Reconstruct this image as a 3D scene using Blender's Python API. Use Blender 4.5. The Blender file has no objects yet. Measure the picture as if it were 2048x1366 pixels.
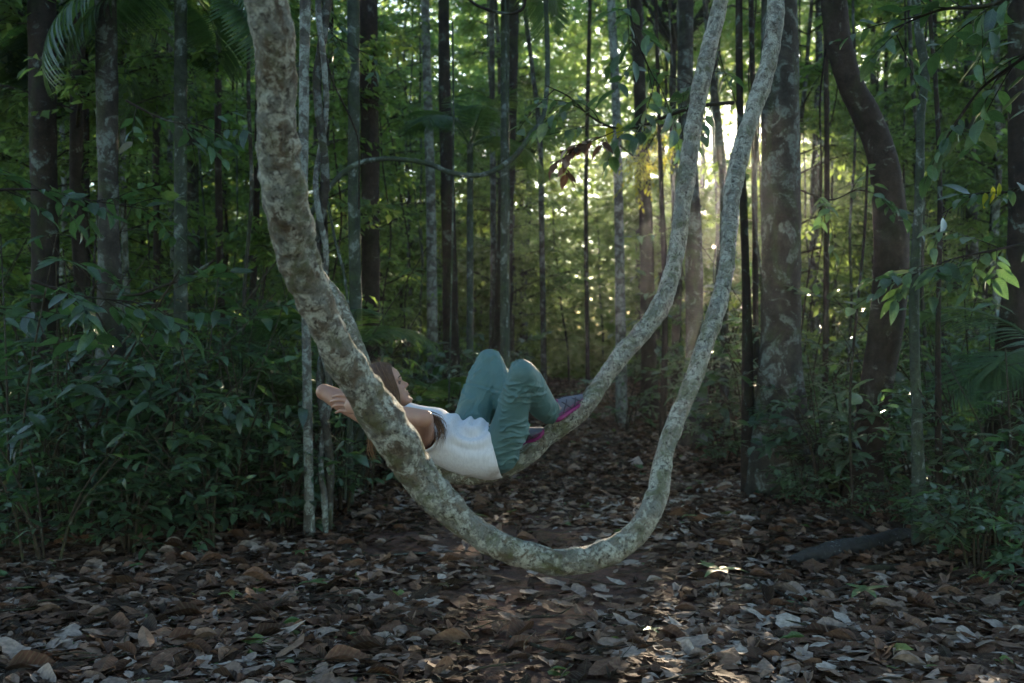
import bpy, bmesh, math, random
import numpy as np
from mathutils import Vector, Matrix

# ------------------------------------------------------------------ camera, world, sun, exposure
scene = bpy.context.scene
COL = scene.collection
CAMZ = 1.5
FPX = 35.0 / 36.0 * 2048
cam = bpy.data.cameras.new('camera'); camo = bpy.data.objects.new('camera', cam); COL.objects.link(camo)
camo.location = (0, 0, CAMZ); camo.rotation_euler = (math.radians(90), 0, 0)
cam.lens = 35; cam.sensor_width = 36; cam.clip_start = 0.05; cam.clip_end = 2000
cam.dof.use_dof = True; cam.dof.focus_distance = 4.5; cam.dof.aperture_fstop = 2.8
scene.camera = camo

SUN_AZ, SUN_EL = 12.8, 13.2
SDIR = np.array([math.sin(math.radians(SUN_AZ)) * math.cos(math.radians(SUN_EL)),
                 math.cos(math.radians(SUN_AZ)) * math.cos(math.radians(SUN_EL)), math.sin(math.radians(SUN_EL))])
world = bpy.data.worlds.new('World'); scene.world = world; world.use_nodes = True
wn = world.node_tree.nodes; wl = world.node_tree.links; wn.clear()
sky = wn.new('ShaderNodeTexSky'); sky.sky_type = 'NISHITA'; sky.sun_disc = False
sky.sun_elevation = math.radians(SUN_EL); sky.sun_rotation = math.radians(SUN_AZ)
sky.air_density = 1.0; sky.dust_density = 0.3; sky.ozone_density = 1.6
bg = wn.new('ShaderNodeBackground'); bg.inputs[1].default_value = 0.09
wo = wn.new('ShaderNodeOutputWorld'); wl.new(sky.outputs[0], bg.inputs[0]); wl.new(bg.outputs[0], wo.inputs[0])

sl = bpy.data.lights.new('sun', 'SUN'); slo = bpy.data.objects.new('sun', sl); COL.objects.link(slo)
sl.energy = 5.0; sl.angle = math.radians(0.5); sl.color = (1.0, 0.80, 0.56)
slo.rotation_euler = Vector(SDIR).to_track_quat('Z', 'Y').to_euler()
slo.location = (4, 20, 10)

scene.view_settings.view_transform = 'Standard'; scene.view_settings.look = 'None'
scene.view_settings.gamma = 1.0; scene.view_settings.use_curve_mapping = False
scene.view_settings.exposure = 3.12
scene.render.engine = 'CYCLES'
cy = scene.cycles
cy.max_bounces = 6; cy.diffuse_bounces = 3; cy.glossy_bounces = 2; cy.transmission_bounces = 4
cy.transparent_max_bounces = 4; cy.volume_bounces = 0
cy.use_denoising = True
try: cy.denoiser = 'OPENIMAGEDENOISE'
except Exception: pass
cy.sample_clamp_indirect = 4.0; cy.sample_clamp_direct = 0.0
cy.caustics_reflective = False; cy.caustics_refractive = False
HAZE = 0.0007

rng = np.random.default_rng(7)
random.seed(7)

def at(px, py, Y):
    return np.array([(px - 1024) / FPX * Y, Y, CAMZ - (py - 683) / FPX * Y])

# ------------------------------------------------------------------ numpy helpers
def _hash(ix, iy, iz, seed):
    h = (ix * 374761393 + iy * 668265263 + iz * 2147483647 + seed * 1274126177) & 0xFFFFFFFF
    h = ((h ^ (h >> 13)) * 1274126177) & 0xFFFFFFFF
    h = (h ^ (h >> 16)) & 0xFFFFFF
    return h / float(0xFFFFFF) * 2 - 1
def vnoise(p, seed=0):
    p = np.asarray(p, float); i = np.floor(p).astype(np.int64); f = p - i
    f = f * f * (3 - 2 * f); out = 0
    for dx in (0, 1):
        for dy in (0, 1):
            for dz in (0, 1):
                w = (f[:, 0] if dx else 1 - f[:, 0]) * (f[:, 1] if dy else 1 - f[:, 1]) * (f[:, 2] if dz else 1 - f[:, 2])
                out = out + w * _hash(i[:, 0] + dx, i[:, 1] + dy, i[:, 2] + dz, seed)
    return out
def fbm(p, oct=3, seed=0):
    a, s, o = 1.0, 1.0, 0
    for k in range(oct):
        o = o + a * vnoise(np.asarray(p) * s, seed + k); a *= 0.5; s *= 2.03
    return o
def norm(v): 
    v = np.asarray(v, float); return v / (np.linalg.norm(v, axis=-1, keepdims=True) + 1e-12)

class Geo:
    def __init__(s): s.v = []; s.q = []; s.t = []; s.uv = []; s.m = []; s.n = 0
    def add(s, v, q, tint=0.5, uv=None, mi=0):
        v = np.asarray(v, float); q = np.asarray(q, int)
        s.v.append(v); s.q.append(q + s.n)
        s.t.append(np.full(len(v), tint) if np.isscalar(tint) else np.asarray(tint, float))
        s.uv.append(np.zeros((len(v), 3)) if uv is None else np.asarray(uv, float))
        s.m.append(np.full(len(q), mi, int)); s.n += len(v)
    def mesh(s, name, mats, smooth=True):
        me = bpy.data.meshes.new(name)
        v = np.concatenate(s.v); q = np.concatenate(s.q); k = q.shape[1]
        me.vertices.add(len(v)); me.vertices.foreach_set('co', v.astype(np.float32).ravel())
        me.loops.add(q.size); me.loops.foreach_set('vertex_index', q.astype(np.int32).ravel())
        me.polygons.add(len(q)); me.polygons.foreach_set('loop_start', np.arange(0, q.size, k, dtype=np.int32))
        me.polygons.foreach_set('material_index', np.concatenate(s.m).astype(np.int32))
        me.polygons.foreach_set('use_smooth', np.full(len(q), smooth))
        me.update(calc_edges=True)
        a = me.attributes.new('tint', 'FLOAT', 'POINT'); a.data.foreach_set('value', np.concatenate(s.t).astype(np.float32))
        a = me.attributes.new('luv', 'FLOAT_VECTOR', 'POINT'); a.data.foreach_set('vector', np.concatenate(s.uv).astype(np.float32).ravel())
        for m in (mats if isinstance(mats, (list, tuple)) else [mats]): me.materials.append(m)
        return me

def obj(name, me, parent=None, loc=None):
    o = bpy.data.objects.new(name, me); COL.objects.link(o)
    if parent is not None: o.parent = parent
    if loc is not None: o.location = loc
    return o
def tag(o, label=None, cat=None, group=None, kind=None):
    if label: o['label'] = label
    if cat: o['category'] = cat
    if group: o['group'] = group
    if kind: o['kind'] = kind
    return o
def empty(name, loc, label, cat, group=None, rz=0.0, s=1.0):
    o = bpy.data.objects.new(name, None); COL.objects.link(o)
    o.location = loc; o.rotation_euler = (0, 0, rz); o.scale = (s, s, s); o.empty_display_size = 0.2
    return tag(o, label, cat, group)
def dup(root, loc, rz=0.0, s=1.0, label=None, group=None, tilt=(0, 0)):
    r = root.copy(); COL.objects.link(r); r.location = loc
    r.rotation_euler = (tilt[0], tilt[1], rz); r.scale = (s, s, s)
    if label: r['label'] = label
    if group: r['group'] = group
    for ch in list(root.children):
        c = ch.copy(); COL.objects.link(c); c.parent = r
        for g in ch.children:
            d = g.copy(); COL.objects.link(d); d.parent = c
    return r

def spline(P, n):
    """Catmull-Rom through rows of P (any columns), n samples spaced evenly in xyz."""
    P = np.asarray(P, float)
    Q = np.vstack([2 * P[0] - P[1], P, 2 * P[-1] - P[-2]]); out = []
    for i in range(1, len(Q) - 2):
        t = np.linspace(0, 1, 24, endpoint=False)[:, None]
        a, b, c, d = Q[i - 1], Q[i], Q[i + 1], Q[i + 2]
        out.append(0.5 * (2 * b + (c - a) * t + (2 * a - 5 * b + 4 * c - d) * t ** 2 + (3 * b - a - 3 * c + d) * t ** 3))
    out.append(P[-1:]); D = np.vstack(out)
    L = np.concatenate([[0], np.cumsum(np.linalg.norm(np.diff(D[:, :3], axis=0), axis=1))])
    s = np.linspace(0, L[-1], n)
    return np.stack([np.interp(s, L, D[:, k]) for k in range(D.shape[1])], 1)

def frames(C):
    T = norm(np.gradient(C, axis=0)); N = np.zeros_like(T)
    u = np.array([0, 1.0, 0]) if abs(T[0][1]) < 0.9 else np.array([1.0, 0, 0])
    u = u - T[0] * u.dot(T[0]); N[0] = norm(u)
    for i in range(1, len(T)):
        u = N[i - 1] - T[i] * N[i - 1].dot(T[i]); N[i] = norm(u)
    return T, N, np.cross(T, N)

def tube(G, P, R, seg=8, n=None, disp=None, tint=0.5, mi=0, cap=True, res=True):
    P = np.asarray(P, float); R = np.full(len(P), R) if np.isscalar(R) else np.asarray(R, float)
    D = np.column_stack([P, R])
    if res: D = spline(D, n or max(4, len(P) * 3))
    C, r = D[:, :3], D[:, 3]; T, N, B = frames(C)
    L = np.concatenate([[0], np.cumsum(np.linalg.norm(np.diff(C, axis=0), axis=1))])
    th = np.linspace(0, 2 * math.pi, seg, endpoint=False)
    dirs = N[:, None] * np.cos(th)[None, :, None] + B[:, None] * np.sin(th)[None, :, None]
    rr = np.repeat(r[:, None], seg, 1); LL = np.repeat(L[:, None], seg, 1); TT = np.repeat(th[None], len(C), 0)
    if disp is not None:
        rr = rr + disp(C[:, None] + dirs * rr[..., None], LL, TT, rr)
    if cap: rr[0] *= 0.02; rr[-1] *= 0.02
    V = (C[:, None] + dirs * rr[..., None]).reshape(-1, 3)
    i = np.arange(len(C) - 1)[:, None] * seg; j = np.arange(seg)[None]; jn = (j + 1) % seg
    q = np.stack([i + j, i + jn, i + seg + jn, i + seg + j], -1).reshape(-1, 4)
    uv = np.stack([LL, TT, np.repeat(r[:, None], seg, 1)], -1).reshape(-1, 3)
    G.add(V, q, tint, uv, mi)
    return C

def leaf_tpl(ns=4, w=0.22, fold=0.25, droop=0.2, rag=0.0, peak=0.85, seed=0, wave=0.0, curl=0.0):
    r = np.random.default_rng(seed); t = np.linspace(0, 1, ns)
    hw = w * np.sin(math.pi * np.clip(t, 0, 1) ** peak) ** 0.8 + 0.004
    hw = np.maximum(hw, 0.004); v = []; uv = []
    for i, ti in enumerate(t):
        a = hw[i] * (1 + rag * r.uniform(-1, 1)); b = hw[i] * (1 + rag * r.uniform(-1, 1))
        z = -droop * ti ** 2 + wave * math.sin(ti * 9 + seed)
        cz = curl * (hw[i] / w) ** 2
        v += [(-a, ti, z + fold * a + cz * w), (0, ti, z), (b, ti, z + fold * b + cz * w * r.uniform(.2, 1))]
        uv += [(-a / w, ti, seed), (0, ti, seed), (b / w, ti, seed)]
    q = []
    for i in range(ns - 1):
        for j in (0, 1):
            q.append((i * 3 + j, i * 3 + j + 1, i * 3 + j + 4, i * 3 + j + 3))
    return np.array(v), np.array(q), np.array(uv)

def scatter(G, tpl, P, D, Nn, S, tint, mi=0):
    P = np.asarray(P); D = norm(D); Nn = np.asarray(Nn); Nn = norm(Nn - D * (Nn * D).sum(-1, keepdims=True)); X = np.cross(D, Nn)
    v, q, uv = tpl; n, k = len(P), len(v); S = np.broadcast_to(np.asarray(S, float), (n,))
    V = P[:, None] + S[:, None, None] * (v[None, :, 0:1] * X[:, None] + v[None, :, 1:2] * D[:, None] + v[None, :, 2:3] * Nn[:, None])
    Q = q[None] + (np.arange(n) * k)[:, None, None]
    tint = np.broadcast_to(np.asarray(tint, float), (n,))
    G.add(V.reshape(-1, 3), Q.reshape(-1, 4), np.repeat(tint, k), np.tile(uv, (n, 1)), mi)

# ------------------------------------------------------------------ materials
def newmat(name):
    m = bpy.data.materials.new(name); m.use_nodes = True; nt = m.node_tree; nt.nodes.clear()
    o = nt.nodes.new('ShaderNodeOutputMaterial'); b = nt.nodes.new('ShaderNodeBsdfPrincipled')
    nt.links.new(b.outputs[0], o.inputs[0]); return m, nt, b, o
def node(nt, t, **k):
    n = nt.nodes.new(t)
    for a, v in k.items():
        if a.startswith('i_'):
            kk = a[2:]; kk = int(kk) if kk.isdigit() else kk.replace('_', ' '); n.inputs[kk].default_value = v
        else: setattr(n, a, v)
    return n
def ramp(nt, fac, stops, interp='LINEAR'):
    r = nt.nodes.new('ShaderNodeValToRGB'); r.color_ramp.interpolation = interp; e = r.color_ramp.elements
    while len(e) > 1: e.remove(e[-1])
    e[0].position = stops[0][0]; e[0].color = (*stops[0][1], 1)
    for p, c in stops[1:]:
        x = e.new(p); x.color = (*c, 1)
    nt.links.new(fac, r.inputs[0]); return r.outputs[0]
def mix(nt, fac, a, b, mode='MIX'):
    m = nt.nodes.new('ShaderNodeMix'); m.data_type = 'RGBA'; m.blend_type = mode
    if isinstance(fac, (int, float)): m.inputs[0].default_value = fac
    else: nt.links.new(fac, m.inputs[0])
    for i, x in ((6, a), (7, b)):
        if isinstance(x, tuple): m.inputs[i].default_value = (*x, 1) if len(x) == 3 else x
        else: nt.links.new(x, m.inputs[i])
    return m.outputs[2]
def g(v): return (v, v, v)
def noise(nt, vec, scale, detail=4, rough=0.55, dist=0.0):
    n = node(nt, 'ShaderNodeTexNoise'); n.inputs['Scale'].default_value = scale; n.inputs['Detail'].default_value = detail
    n.inputs['Roughness'].default_value = rough; n.inputs['Distortion'].default_value = dist
    nt.links.new(vec, n.inputs['Vector']); return n.outputs[0]
def mapping(nt, vec, sc):
    m = node(nt, 'ShaderNodeMapping'); m.inputs['Scale'].default_value = sc; nt.links.new(vec, m.inputs[0]); return m.outputs[0]
def bump(nt, b, h, strength, dist):
    n = node(nt, 'ShaderNodeBump'); n.inputs['Strength'].default_value = strength; n.inputs['Distance'].default_value = dist
    nt.links.new(h, n.inputs['Height']); nt.links.new(n.outputs[0], b.inputs['Normal'])

def leaf_mat(name, stops, trans, tfac=0.38, rough=0.42, spec=0.45, vein=0.25):
    m, nt, b, o = newmat(name)
    at_ = node(nt, 'ShaderNodeAttribute', attribute_name='tint'); oi = node(nt, 'ShaderNodeObjectInfo')
    add = node(nt, 'ShaderNodeMath', operation='MULTIPLY_ADD'); nt.links.new(oi.outputs['Random'], add.inputs[0])
    add.inputs[1].default_value = 0.22; nt.links.new(at_.outputs['Fac'], add.inputs[2])
    sub = node(nt, 'ShaderNodeMath', operation='SUBTRACT'); nt.links.new(add.outputs[0], sub.inputs[0]); sub.inputs[1].default_value = 0.11
    col = ramp(nt, sub.outputs[0], stops)
    uv = node(nt, 'ShaderNodeAttribute', attribute_name='luv'); sp = node(nt, 'ShaderNodeSeparateXYZ'); nt.links.new(uv.outputs['Vector'], sp.inputs[0])
    ab = node(nt, 'ShaderNodeMath', operation='ABSOLUTE'); nt.links.new(sp.outputs[0], ab.inputs[0])
    v1 = node(nt, 'ShaderNodeMath', operation='MULTIPLY_ADD'); nt.links.new(ab.outputs[0], v1.inputs[0]); v1.inputs[1].default_value = -0.22; nt.links.new(sp.outputs[1], v1.inputs[2])
    s1 = node(nt, 'ShaderNodeMath', operation='MULTIPLY'); nt.links.new(v1.outputs[0], s1.inputs[0]); s1.inputs[1].default_value = 62
    s2 = node(nt, 'ShaderNodeMath', operation='SINE'); nt.links.new(s1.outputs[0], s2.inputs[0])
    s3 = node(nt, 'ShaderNodeMath', operation='MULTIPLY_ADD'); nt.links.new(s2.outputs[0], s3.inputs[0]); s3.inputs[1].default_value = 0.5; s3.inputs[2].default_value = 0.5
    rib = node(nt, 'ShaderNodeMapRange'); nt.links.new(ab.outputs[0], rib.inputs[0]); rib.inputs[1].default_value = 0.02; rib.inputs[2].default_value = 0.1; rib.inputs[3].default_value = 1; rib.inputs[4].default_value = 0
    mm = node(nt, 'ShaderNodeMath', operation='MAXIMUM'); nt.links.new(rib.outputs[0], mm.inputs[1])
    pw = node(nt, 'ShaderNodeMath', operation='POWER'); nt.links.new(s3.outputs[0], pw.inputs[0]); pw.inputs[1].default_value = 5
    nt.links.new(pw.outputs[0], mm.inputs[0])
    vf = node(nt, 'ShaderNodeMath', operation='MULTIPLY'); nt.links.new(mm.outputs[0], vf.inputs[0]); vf.inputs[1].default_value = vein
    lt = mix(nt, 0.5, col, (0.32, 0.33, 0.2)); colv = mix(nt, vf.outputs[0], col, lt)
    geo = node(nt, 'ShaderNodeNewGeometry')
    bl = noise(nt, geo.outputs['Position'], 45, 3); blm = node(nt, 'ShaderNodeMapRange'); nt.links.new(bl, blm.inputs[0])
    blm.inputs[1].default_value = 0.35; blm.inputs[2].default_value = 0.65; blm.inputs[3].default_value = 0.7; blm.inputs[4].default_value = 1.2
    colb = node(nt, 'ShaderNodeVectorMath', operation='SCALE'); nt.links.new(colv, colb.inputs[0]); nt.links.new(blm.outputs[0], colb.inputs['Scale'])
    nt.links.new(colb.outputs[0], b.inputs['Base Color'])
    b.inputs['Roughness'].default_value = rough; b.inputs['Specular IOR Level'].default_value = spec
    bump(nt, b, mm.outputs[0], 0.25, 0.002)
    if tfac > 0:
        tr = node(nt, 'ShaderNodeBsdfTranslucent'); tc = mix(nt, 0.55, colb.outputs[0], trans); nt.links.new(tc, tr.inputs[0])
        ms = node(nt, 'ShaderNodeMixShader'); ms.inputs[0].default_value = tfac
        nt.links.new(b.outputs[0], ms.inputs[1]); nt.links.new(tr.outputs[0], ms.inputs[2]); nt.links.new(ms.outputs[0], o.inputs[0])
    return m

def bark_mat(name, base, dark, lichen, moss, lich=0.5, mossf=0.4, sc=1.0, furrow=1.0, rings=0.0, bumpd=0.012, horiz=False):
    m, nt, b, o = newmat(name); tc = node(nt, 'ShaderNodeTexCoord'); ob = tc.outputs['Object']
    n1 = noise(nt, ob, 5 * sc, 6, 0.62); n2 = noise(nt, ob, 22 * sc, 5, 0.65, 0.6); n3 = noise(nt, ob, 5.0 * sc, 6, 0.68, 0.9)
    fz = mapping(nt, ob, (26 * sc, 26 * sc, 3.0 * sc)); nf = noise(nt, fz, 1.0, 5, 0.6, 0.5)
    n4 = noise(nt, ob, 90 * sc, 4, 0.7)
    c = mix(nt, ramp(nt, n1, [(0.35, g(0)), (0.62, g(1))]), dark, base)
    c = mix(nt, ramp(nt, n2, [(0.4, g(0)), (0.7, g(0.6))]), c, tuple(x * 0.45 for x in dark))
    lm = ramp(nt, n3, [(0.62 - 0.2 * lich, g(0)), (0.66 - 0.2 * lich, g(1))])
    l2 = ramp(nt, n2, [(0.42, g(0.15)), (0.52, g(1))])
    lmm = node(nt, 'ShaderNodeMath', operation='MULTIPLY'); nt.links.new(lm, lmm.inputs[0]); nt.links.new(l2, lmm.inputs[1])
    ls = node(nt, 'ShaderNodeMath', operation='MULTIPLY'); nt.links.new(lmm.outputs[0], ls.inputs[0]); ls.inputs[1].default_value = 0.8
    c = mix(nt, ls.outputs[0], c, lichen)
    nm = noise(nt, mapping(nt, ob, (1.7 * sc, 1.7 * sc, 1.1 * sc)), 2.0, 5, 0.6, 1.0)
    mm = ramp(nt, nm, [(0.5, g(0)), (0.66, g(mossf))]); c = mix(nt, mm, c, moss)
    c = mix(nt, ramp(nt, n4, [(0.35, g(0.5)), (0.6, g(0))]), c, tuple(x * 0.4 for x in dark))
    nt.links.new(c, b.inputs['Base Color']); b.inputs['Roughness'].default_value = 0.85; b.inputs['Specular IOR Level'].default_value = 0.25
    h = mix(nt, 0.5, nf if furrow > 0.5 else n1, n2); h2 = mix(nt, 0.35, h, n4); bump(nt, b, h2, 0.9, bumpd)
    return m

def plain(name, col, rough=0.7, spec=0.3, bscale=0, bdist=0.001, var=0.0, vscale=20, sss=0, sheen=0):
    m, nt, b, o = newmat(name); tc = node(nt, 'ShaderNodeTexCoord')
    if var:
        n = noise(nt, tc.outputs['Object'], vscale, 4); c = mix(nt, n, tuple(x * (1 - var) for x in col), tuple(min(1, x * (1 + var)) for x in col))
        nt.links.new(c, b.inputs['Base Color'])
    else: b.inputs['Base Color'].default_value = (*col, 1)
    b.inputs['Roughness'].default_value = rough; b.inputs['Specular IOR Level'].default_value = spec
    if sss:
        b.inputs['Subsurface Weight'].default_value = sss; b.inputs['Subsurface Radius'].default_value = (1, 0.35, 0.2); b.inputs['Subsurface Scale'].default_value = 0.012
    if sheen: b.inputs['Sheen Weight'].default_value = sheen
    if bscale: bump(nt, b, noise(nt, tc.outputs['Object'], bscale, 3), 0.5, bdist)
    return m

M = {}
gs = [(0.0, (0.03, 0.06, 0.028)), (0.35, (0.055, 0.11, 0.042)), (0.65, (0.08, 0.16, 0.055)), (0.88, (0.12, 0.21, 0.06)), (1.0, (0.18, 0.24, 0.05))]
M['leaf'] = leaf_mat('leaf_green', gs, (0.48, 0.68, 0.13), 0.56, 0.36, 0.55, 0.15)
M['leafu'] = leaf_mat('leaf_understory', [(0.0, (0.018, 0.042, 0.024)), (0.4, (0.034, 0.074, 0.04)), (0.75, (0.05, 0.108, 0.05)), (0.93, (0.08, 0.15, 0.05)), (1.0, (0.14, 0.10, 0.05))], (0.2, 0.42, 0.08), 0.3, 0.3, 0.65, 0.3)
M['leafy'] = leaf_mat('leaf_yellow_green_sunlit', [(0.0, (0.05, 0.11, 0.02)), (0.5, (0.12, 0.2, 0.02)), (1.0, (0.4, 0.4, 0.03))], (0.75, 0.75, 0.05), 0.5, 0.4, 0.4, 0.3)  # yellow green leaf; the glow of backlit sunny leaves is put into its colour
M['palm'] = leaf_mat('leaf_palm', [(0.0, (0.02, 0.05, 0.022)), (0.6, (0.045, 0.10, 0.035)), (1.0, (0.09, 0.16, 0.05))], (0.2, 0.36, 0.06), 0.35, 0.38, 0.45, 0.1)
lit = [(0.0, (0.022, 0.011, 0.007)), (0.25, (0.062, 0.030, 0.019)), (0.5, (0.135, 0.068, 0.043)), (0.68, (0.215, 0.135, 0.095)), (0.82, (0.28, 0.215, 0.18)), (1.0, (0.42, 0.36, 0.31))]
M['litter'] = leaf_mat('leaf_dead', lit, (0.3, 0.16, 0.08), 0.04, 0.75, 0.16, 0.22)
M['litgreen'] = leaf_mat('leaf_fallen_green', [(0, (0.05, 0.12, 0.05)), (1, (0.2, 0.24, 0.06))], (0.2, 0.34, 0.05), 0.2, 0.45, 0.4, 0.3)
LICH = (0.30, 0.36, 0.33); MOSS = (0.055, 0.085, 0.02)
M['bark_dark'] = bark_mat('bark_dark', (0.05, 0.035, 0.025), (0.018, 0.013, 0.01), (0.16, 0.2, 0.17), MOSS, 0.25, 0.3)
M['bark_mottled'] = bark_mat('bark_mottled', (0.085, 0.075, 0.06), (0.03, 0.026, 0.02), (0.19, 0.225, 0.2), MOSS, 0.5, 0.45)
M['bark_brown'] = bark_mat('bark_brown', (0.062, 0.044, 0.032), (0.024, 0.016, 0.011), (0.2, 0.2, 0.16), MOSS, 0.1, 0.2, furrow=1)
M['bark_pale'] = bark_mat('bark_pale', (0.19, 0.19, 0.165), (0.07, 0.065, 0.055), (0.36, 0.42, 0.38), MOSS, 0.7, 0.35, sc=1.6)
M['bark_green'] = bark_mat('bark_green', (0.08, 0.095, 0.07), (0.035, 0.045, 0.03), (0.25, 0.3, 0.27), MOSS, 0.3, 0.6, sc=1.3)
M['wood'] = bark_mat('bark_twig', (0.07, 0.055, 0.035), (0.03, 0.022, 0.015), (0.15, 0.18, 0.14), MOSS, 0.2, 0.5, sc=3, bumpd=0.003)
M['liana'] = None

def vine_mat():
    m, nt, b, o = newmat('bark_liana'); tc = node(nt, 'ShaderNodeTexCoord'); ob = tc.outputs['Object']
    uv = node(nt, 'ShaderNodeAttribute', attribute_name='luv'); sp = node(nt, 'ShaderNodeSeparateXYZ'); nt.links.new(uv.outputs['Vector'], sp.inputs[0])
    # ring direction: noise that is short along the stem and long round it
    cs = node(nt, 'ShaderNodeMath', operation='COSINE'); nt.links.new(sp.outputs[1], cs.inputs[0])
    sn = node(nt, 'ShaderNodeMath', operation='SINE'); nt.links.new(sp.outputs[1], sn.inputs[0])
    cv = node(nt, 'ShaderNodeCombineXYZ'); nt.links.new(sp.outputs[0], cv.inputs[0]); nt.links.new(cs.outputs[0], cv.inputs[1]); nt.links.new(sn.outputs[0], cv.inputs[2])
    tv = cv.outputs[0]
    band = noise(nt, mapping(nt, tv, (9, 0.9, 0.9)), 1.0, 5, 0.6, 0.6)
    fine = noise(nt, mapping(nt, tv, (70, 2.2, 2.2)), 1.0, 4, 0.6, 0.4)
    n1 = noise(nt, ob, 24, 7, 0.66, 0.5); n2 = noise(nt, ob, 62, 6, 0.7, 0.4); n4 = noise(nt, ob, 220, 4, 0.7)
    n3 = noise(nt, ob, 19, 7, 0.7, 0.9); nm = noise(nt, ob, 10.5, 6, 0.68, 1.0)
    c = mix(nt, ramp(nt, n1, [(0.36, g(0)), (0.62, g(1))]), (0.062, 0.046, 0.028), (0.19, 0.155, 0.105))
    c = mix(nt, ramp(nt, band, [(0.44, g(0)), (0.58, g(0.85))]), c, (0.20, 0.215, 0.19))
    lm = ramp(nt, n3, [(0.49, g(0)), (0.54, g(1))]); l2 = ramp(nt, n2, [(0.42, g(0.1)), (0.50, g(1))])
    q = node(nt, 'ShaderNodeMath', operation='MULTIPLY'); nt.links.new(lm, q.inputs[0]); nt.links.new(l2, q.inputs[1])
    sx = node(nt, 'ShaderNodeSeparateXYZ'); nt.links.new(ob, sx.inputs[0]); mr = node(nt, 'ShaderNodeMapRange'); nt.links.new(sx.outputs[0], mr.inputs[0]); mr.inputs[1].default_value = .1; mr.inputs[2].default_value = .65
    pb = ramp(nt, band, [(0.40, g(1)), (0.5, g(0.12))]); pm = node(nt, 'ShaderNodeMath', operation='MULTIPLY'); nt.links.new(pb, pm.inputs[0]); nt.links.new(mr.outputs[0], pm.inputs[1])
    c = mix(nt, pm.outputs[0], c, mix(nt, n2, (0.33, 0.32, 0.265), (0.50, 0.49, 0.42)))
    c = mix(nt, q.outputs[0], c, (0.40, 0.41, 0.34))
    c = mix(nt, ramp(nt, nm, [(0.5, g(0)), (0.64, g(0.75))]), c, (0.085, 0.095, 0.03))
    c = mix(nt, ramp(nt, nm, [(0.30, g(0.85)), (0.40, g(0))]), c, (0.07, 0.045, 0.028))
    c = mix(nt, ramp(nt, n2, [(0.37, g(0.9)), (0.44, g(0))]), c, (0.03, 0.025, 0.018))
    c = mix(nt, ramp(nt, n4, [(0.36, g(0.55)), (0.52, g(0))]), c, (0.05, 0.045, 0.035))
    nt.links.new(c, b.inputs['Base Color']); b.inputs['Roughness'].default_value = 0.72; b.inputs['Specular IOR Level'].default_value = 0.3
    h = mix(nt, 0.5, fine, n2); h2 = mix(nt, 0.3, h, n4); bump(nt, b, h2, 1.0, 0.011)
    return m
M['liana'] = vine_mat()
M['leafd'] = M['leafu']

# ------------------------------------------------------------------ ground
def path_edges(Y):
    l = np.interp(Y, [0, 4, 7, 9.4, 11, 16, 25, 48, 80], [-3.3, -3.2, -2.9, -2.0, -1.5, -0.7, 0.8, 1.5, 2.0])
    r = np.interp(Y, [0, 4, 7, 9.4, 11, 16, 25, 48, 80], [3.2, 3.2, 3.1, 2.5, 2.4, 2.7, 3.2, 3.9, 4.5])
    return l, r
def gh(x, y):
    x = np.atleast_1d(np.asarray(x, float)); y = np.atleast_1d(np.asarray(y, float))
    l, r = path_edges(y); c = (l + r) / 2; off = np.abs(x - c) / np.maximum((r - l) / 2, 0.5)
    return 0.05 * vnoise(np.column_stack([x * .5, y * .5, x * 0]), 3) + 0.015 * vnoise(np.column_stack([x * 3, y * 3, x * 0]), 5) + 0.07 * np.clip(off - 0.5, 0, 1.5)
def gz(x, y): return float(gh(x, y)[0])

G = Geo()
u = np.linspace(-1, 1, 260); ax = np.sinh(u * 4.6) / math.sinh(4.6) * 320
v_ = np.linspace(-1, 1, 300); ay = np.sinh(v_ * 4.8) / math.sinh(4.8) * 340 + 7
X, Y = np.meshgrid(ax, ay, indexing='ij'); Z = gh(X.ravel(), Y.ravel())
i = np.arange(len(ax) - 1)[:, None] * len(ay); j = np.arange(len(ay) - 1)[None]
q = np.stack([i + j, i + len(ay) + j, i + len(ay) + j + 1, i + j + 1], -1).reshape(-1, 4)
G.add(np.column_stack([X.ravel(), Y.ravel(), Z]), q)
m, nt, b, o = newmat('soil'); tc = node(nt, 'ShaderNodeTexCoord'); ob = tc.outputs['Object']
n1 = noise(nt, ob, 1.3, 6); n2 = noise(nt, ob, 18, 8, 0.7); n3 = noise(nt, ob, 90, 5, 0.7)
c = mix(nt, ramp(nt, n1, [(0.35, g(0)), (0.65, g(1))]), (0.085, 0.038, 0.024), (0.19, 0.082, 0.05))
c = mix(nt, ramp(nt, n2, [(0.4, g(0.7)), (0.6, g(0))]), c, (0.03, 0.018, 0.013))
c = mix(nt, ramp(nt, n3, [(0.55, g(0)), (0.7, g(0.5))]), c, (0.2, 0.14, 0.11))
nt.links.new(c, b.inputs['Base Color']); b.inputs['Roughness'].default_value = 0.95; bump(nt, b, mix(nt, 0.4, n2, n3), 0.9, 0.02)
tag(obj('ground', G.mesh('ground', m)), kind='structure')

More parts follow.
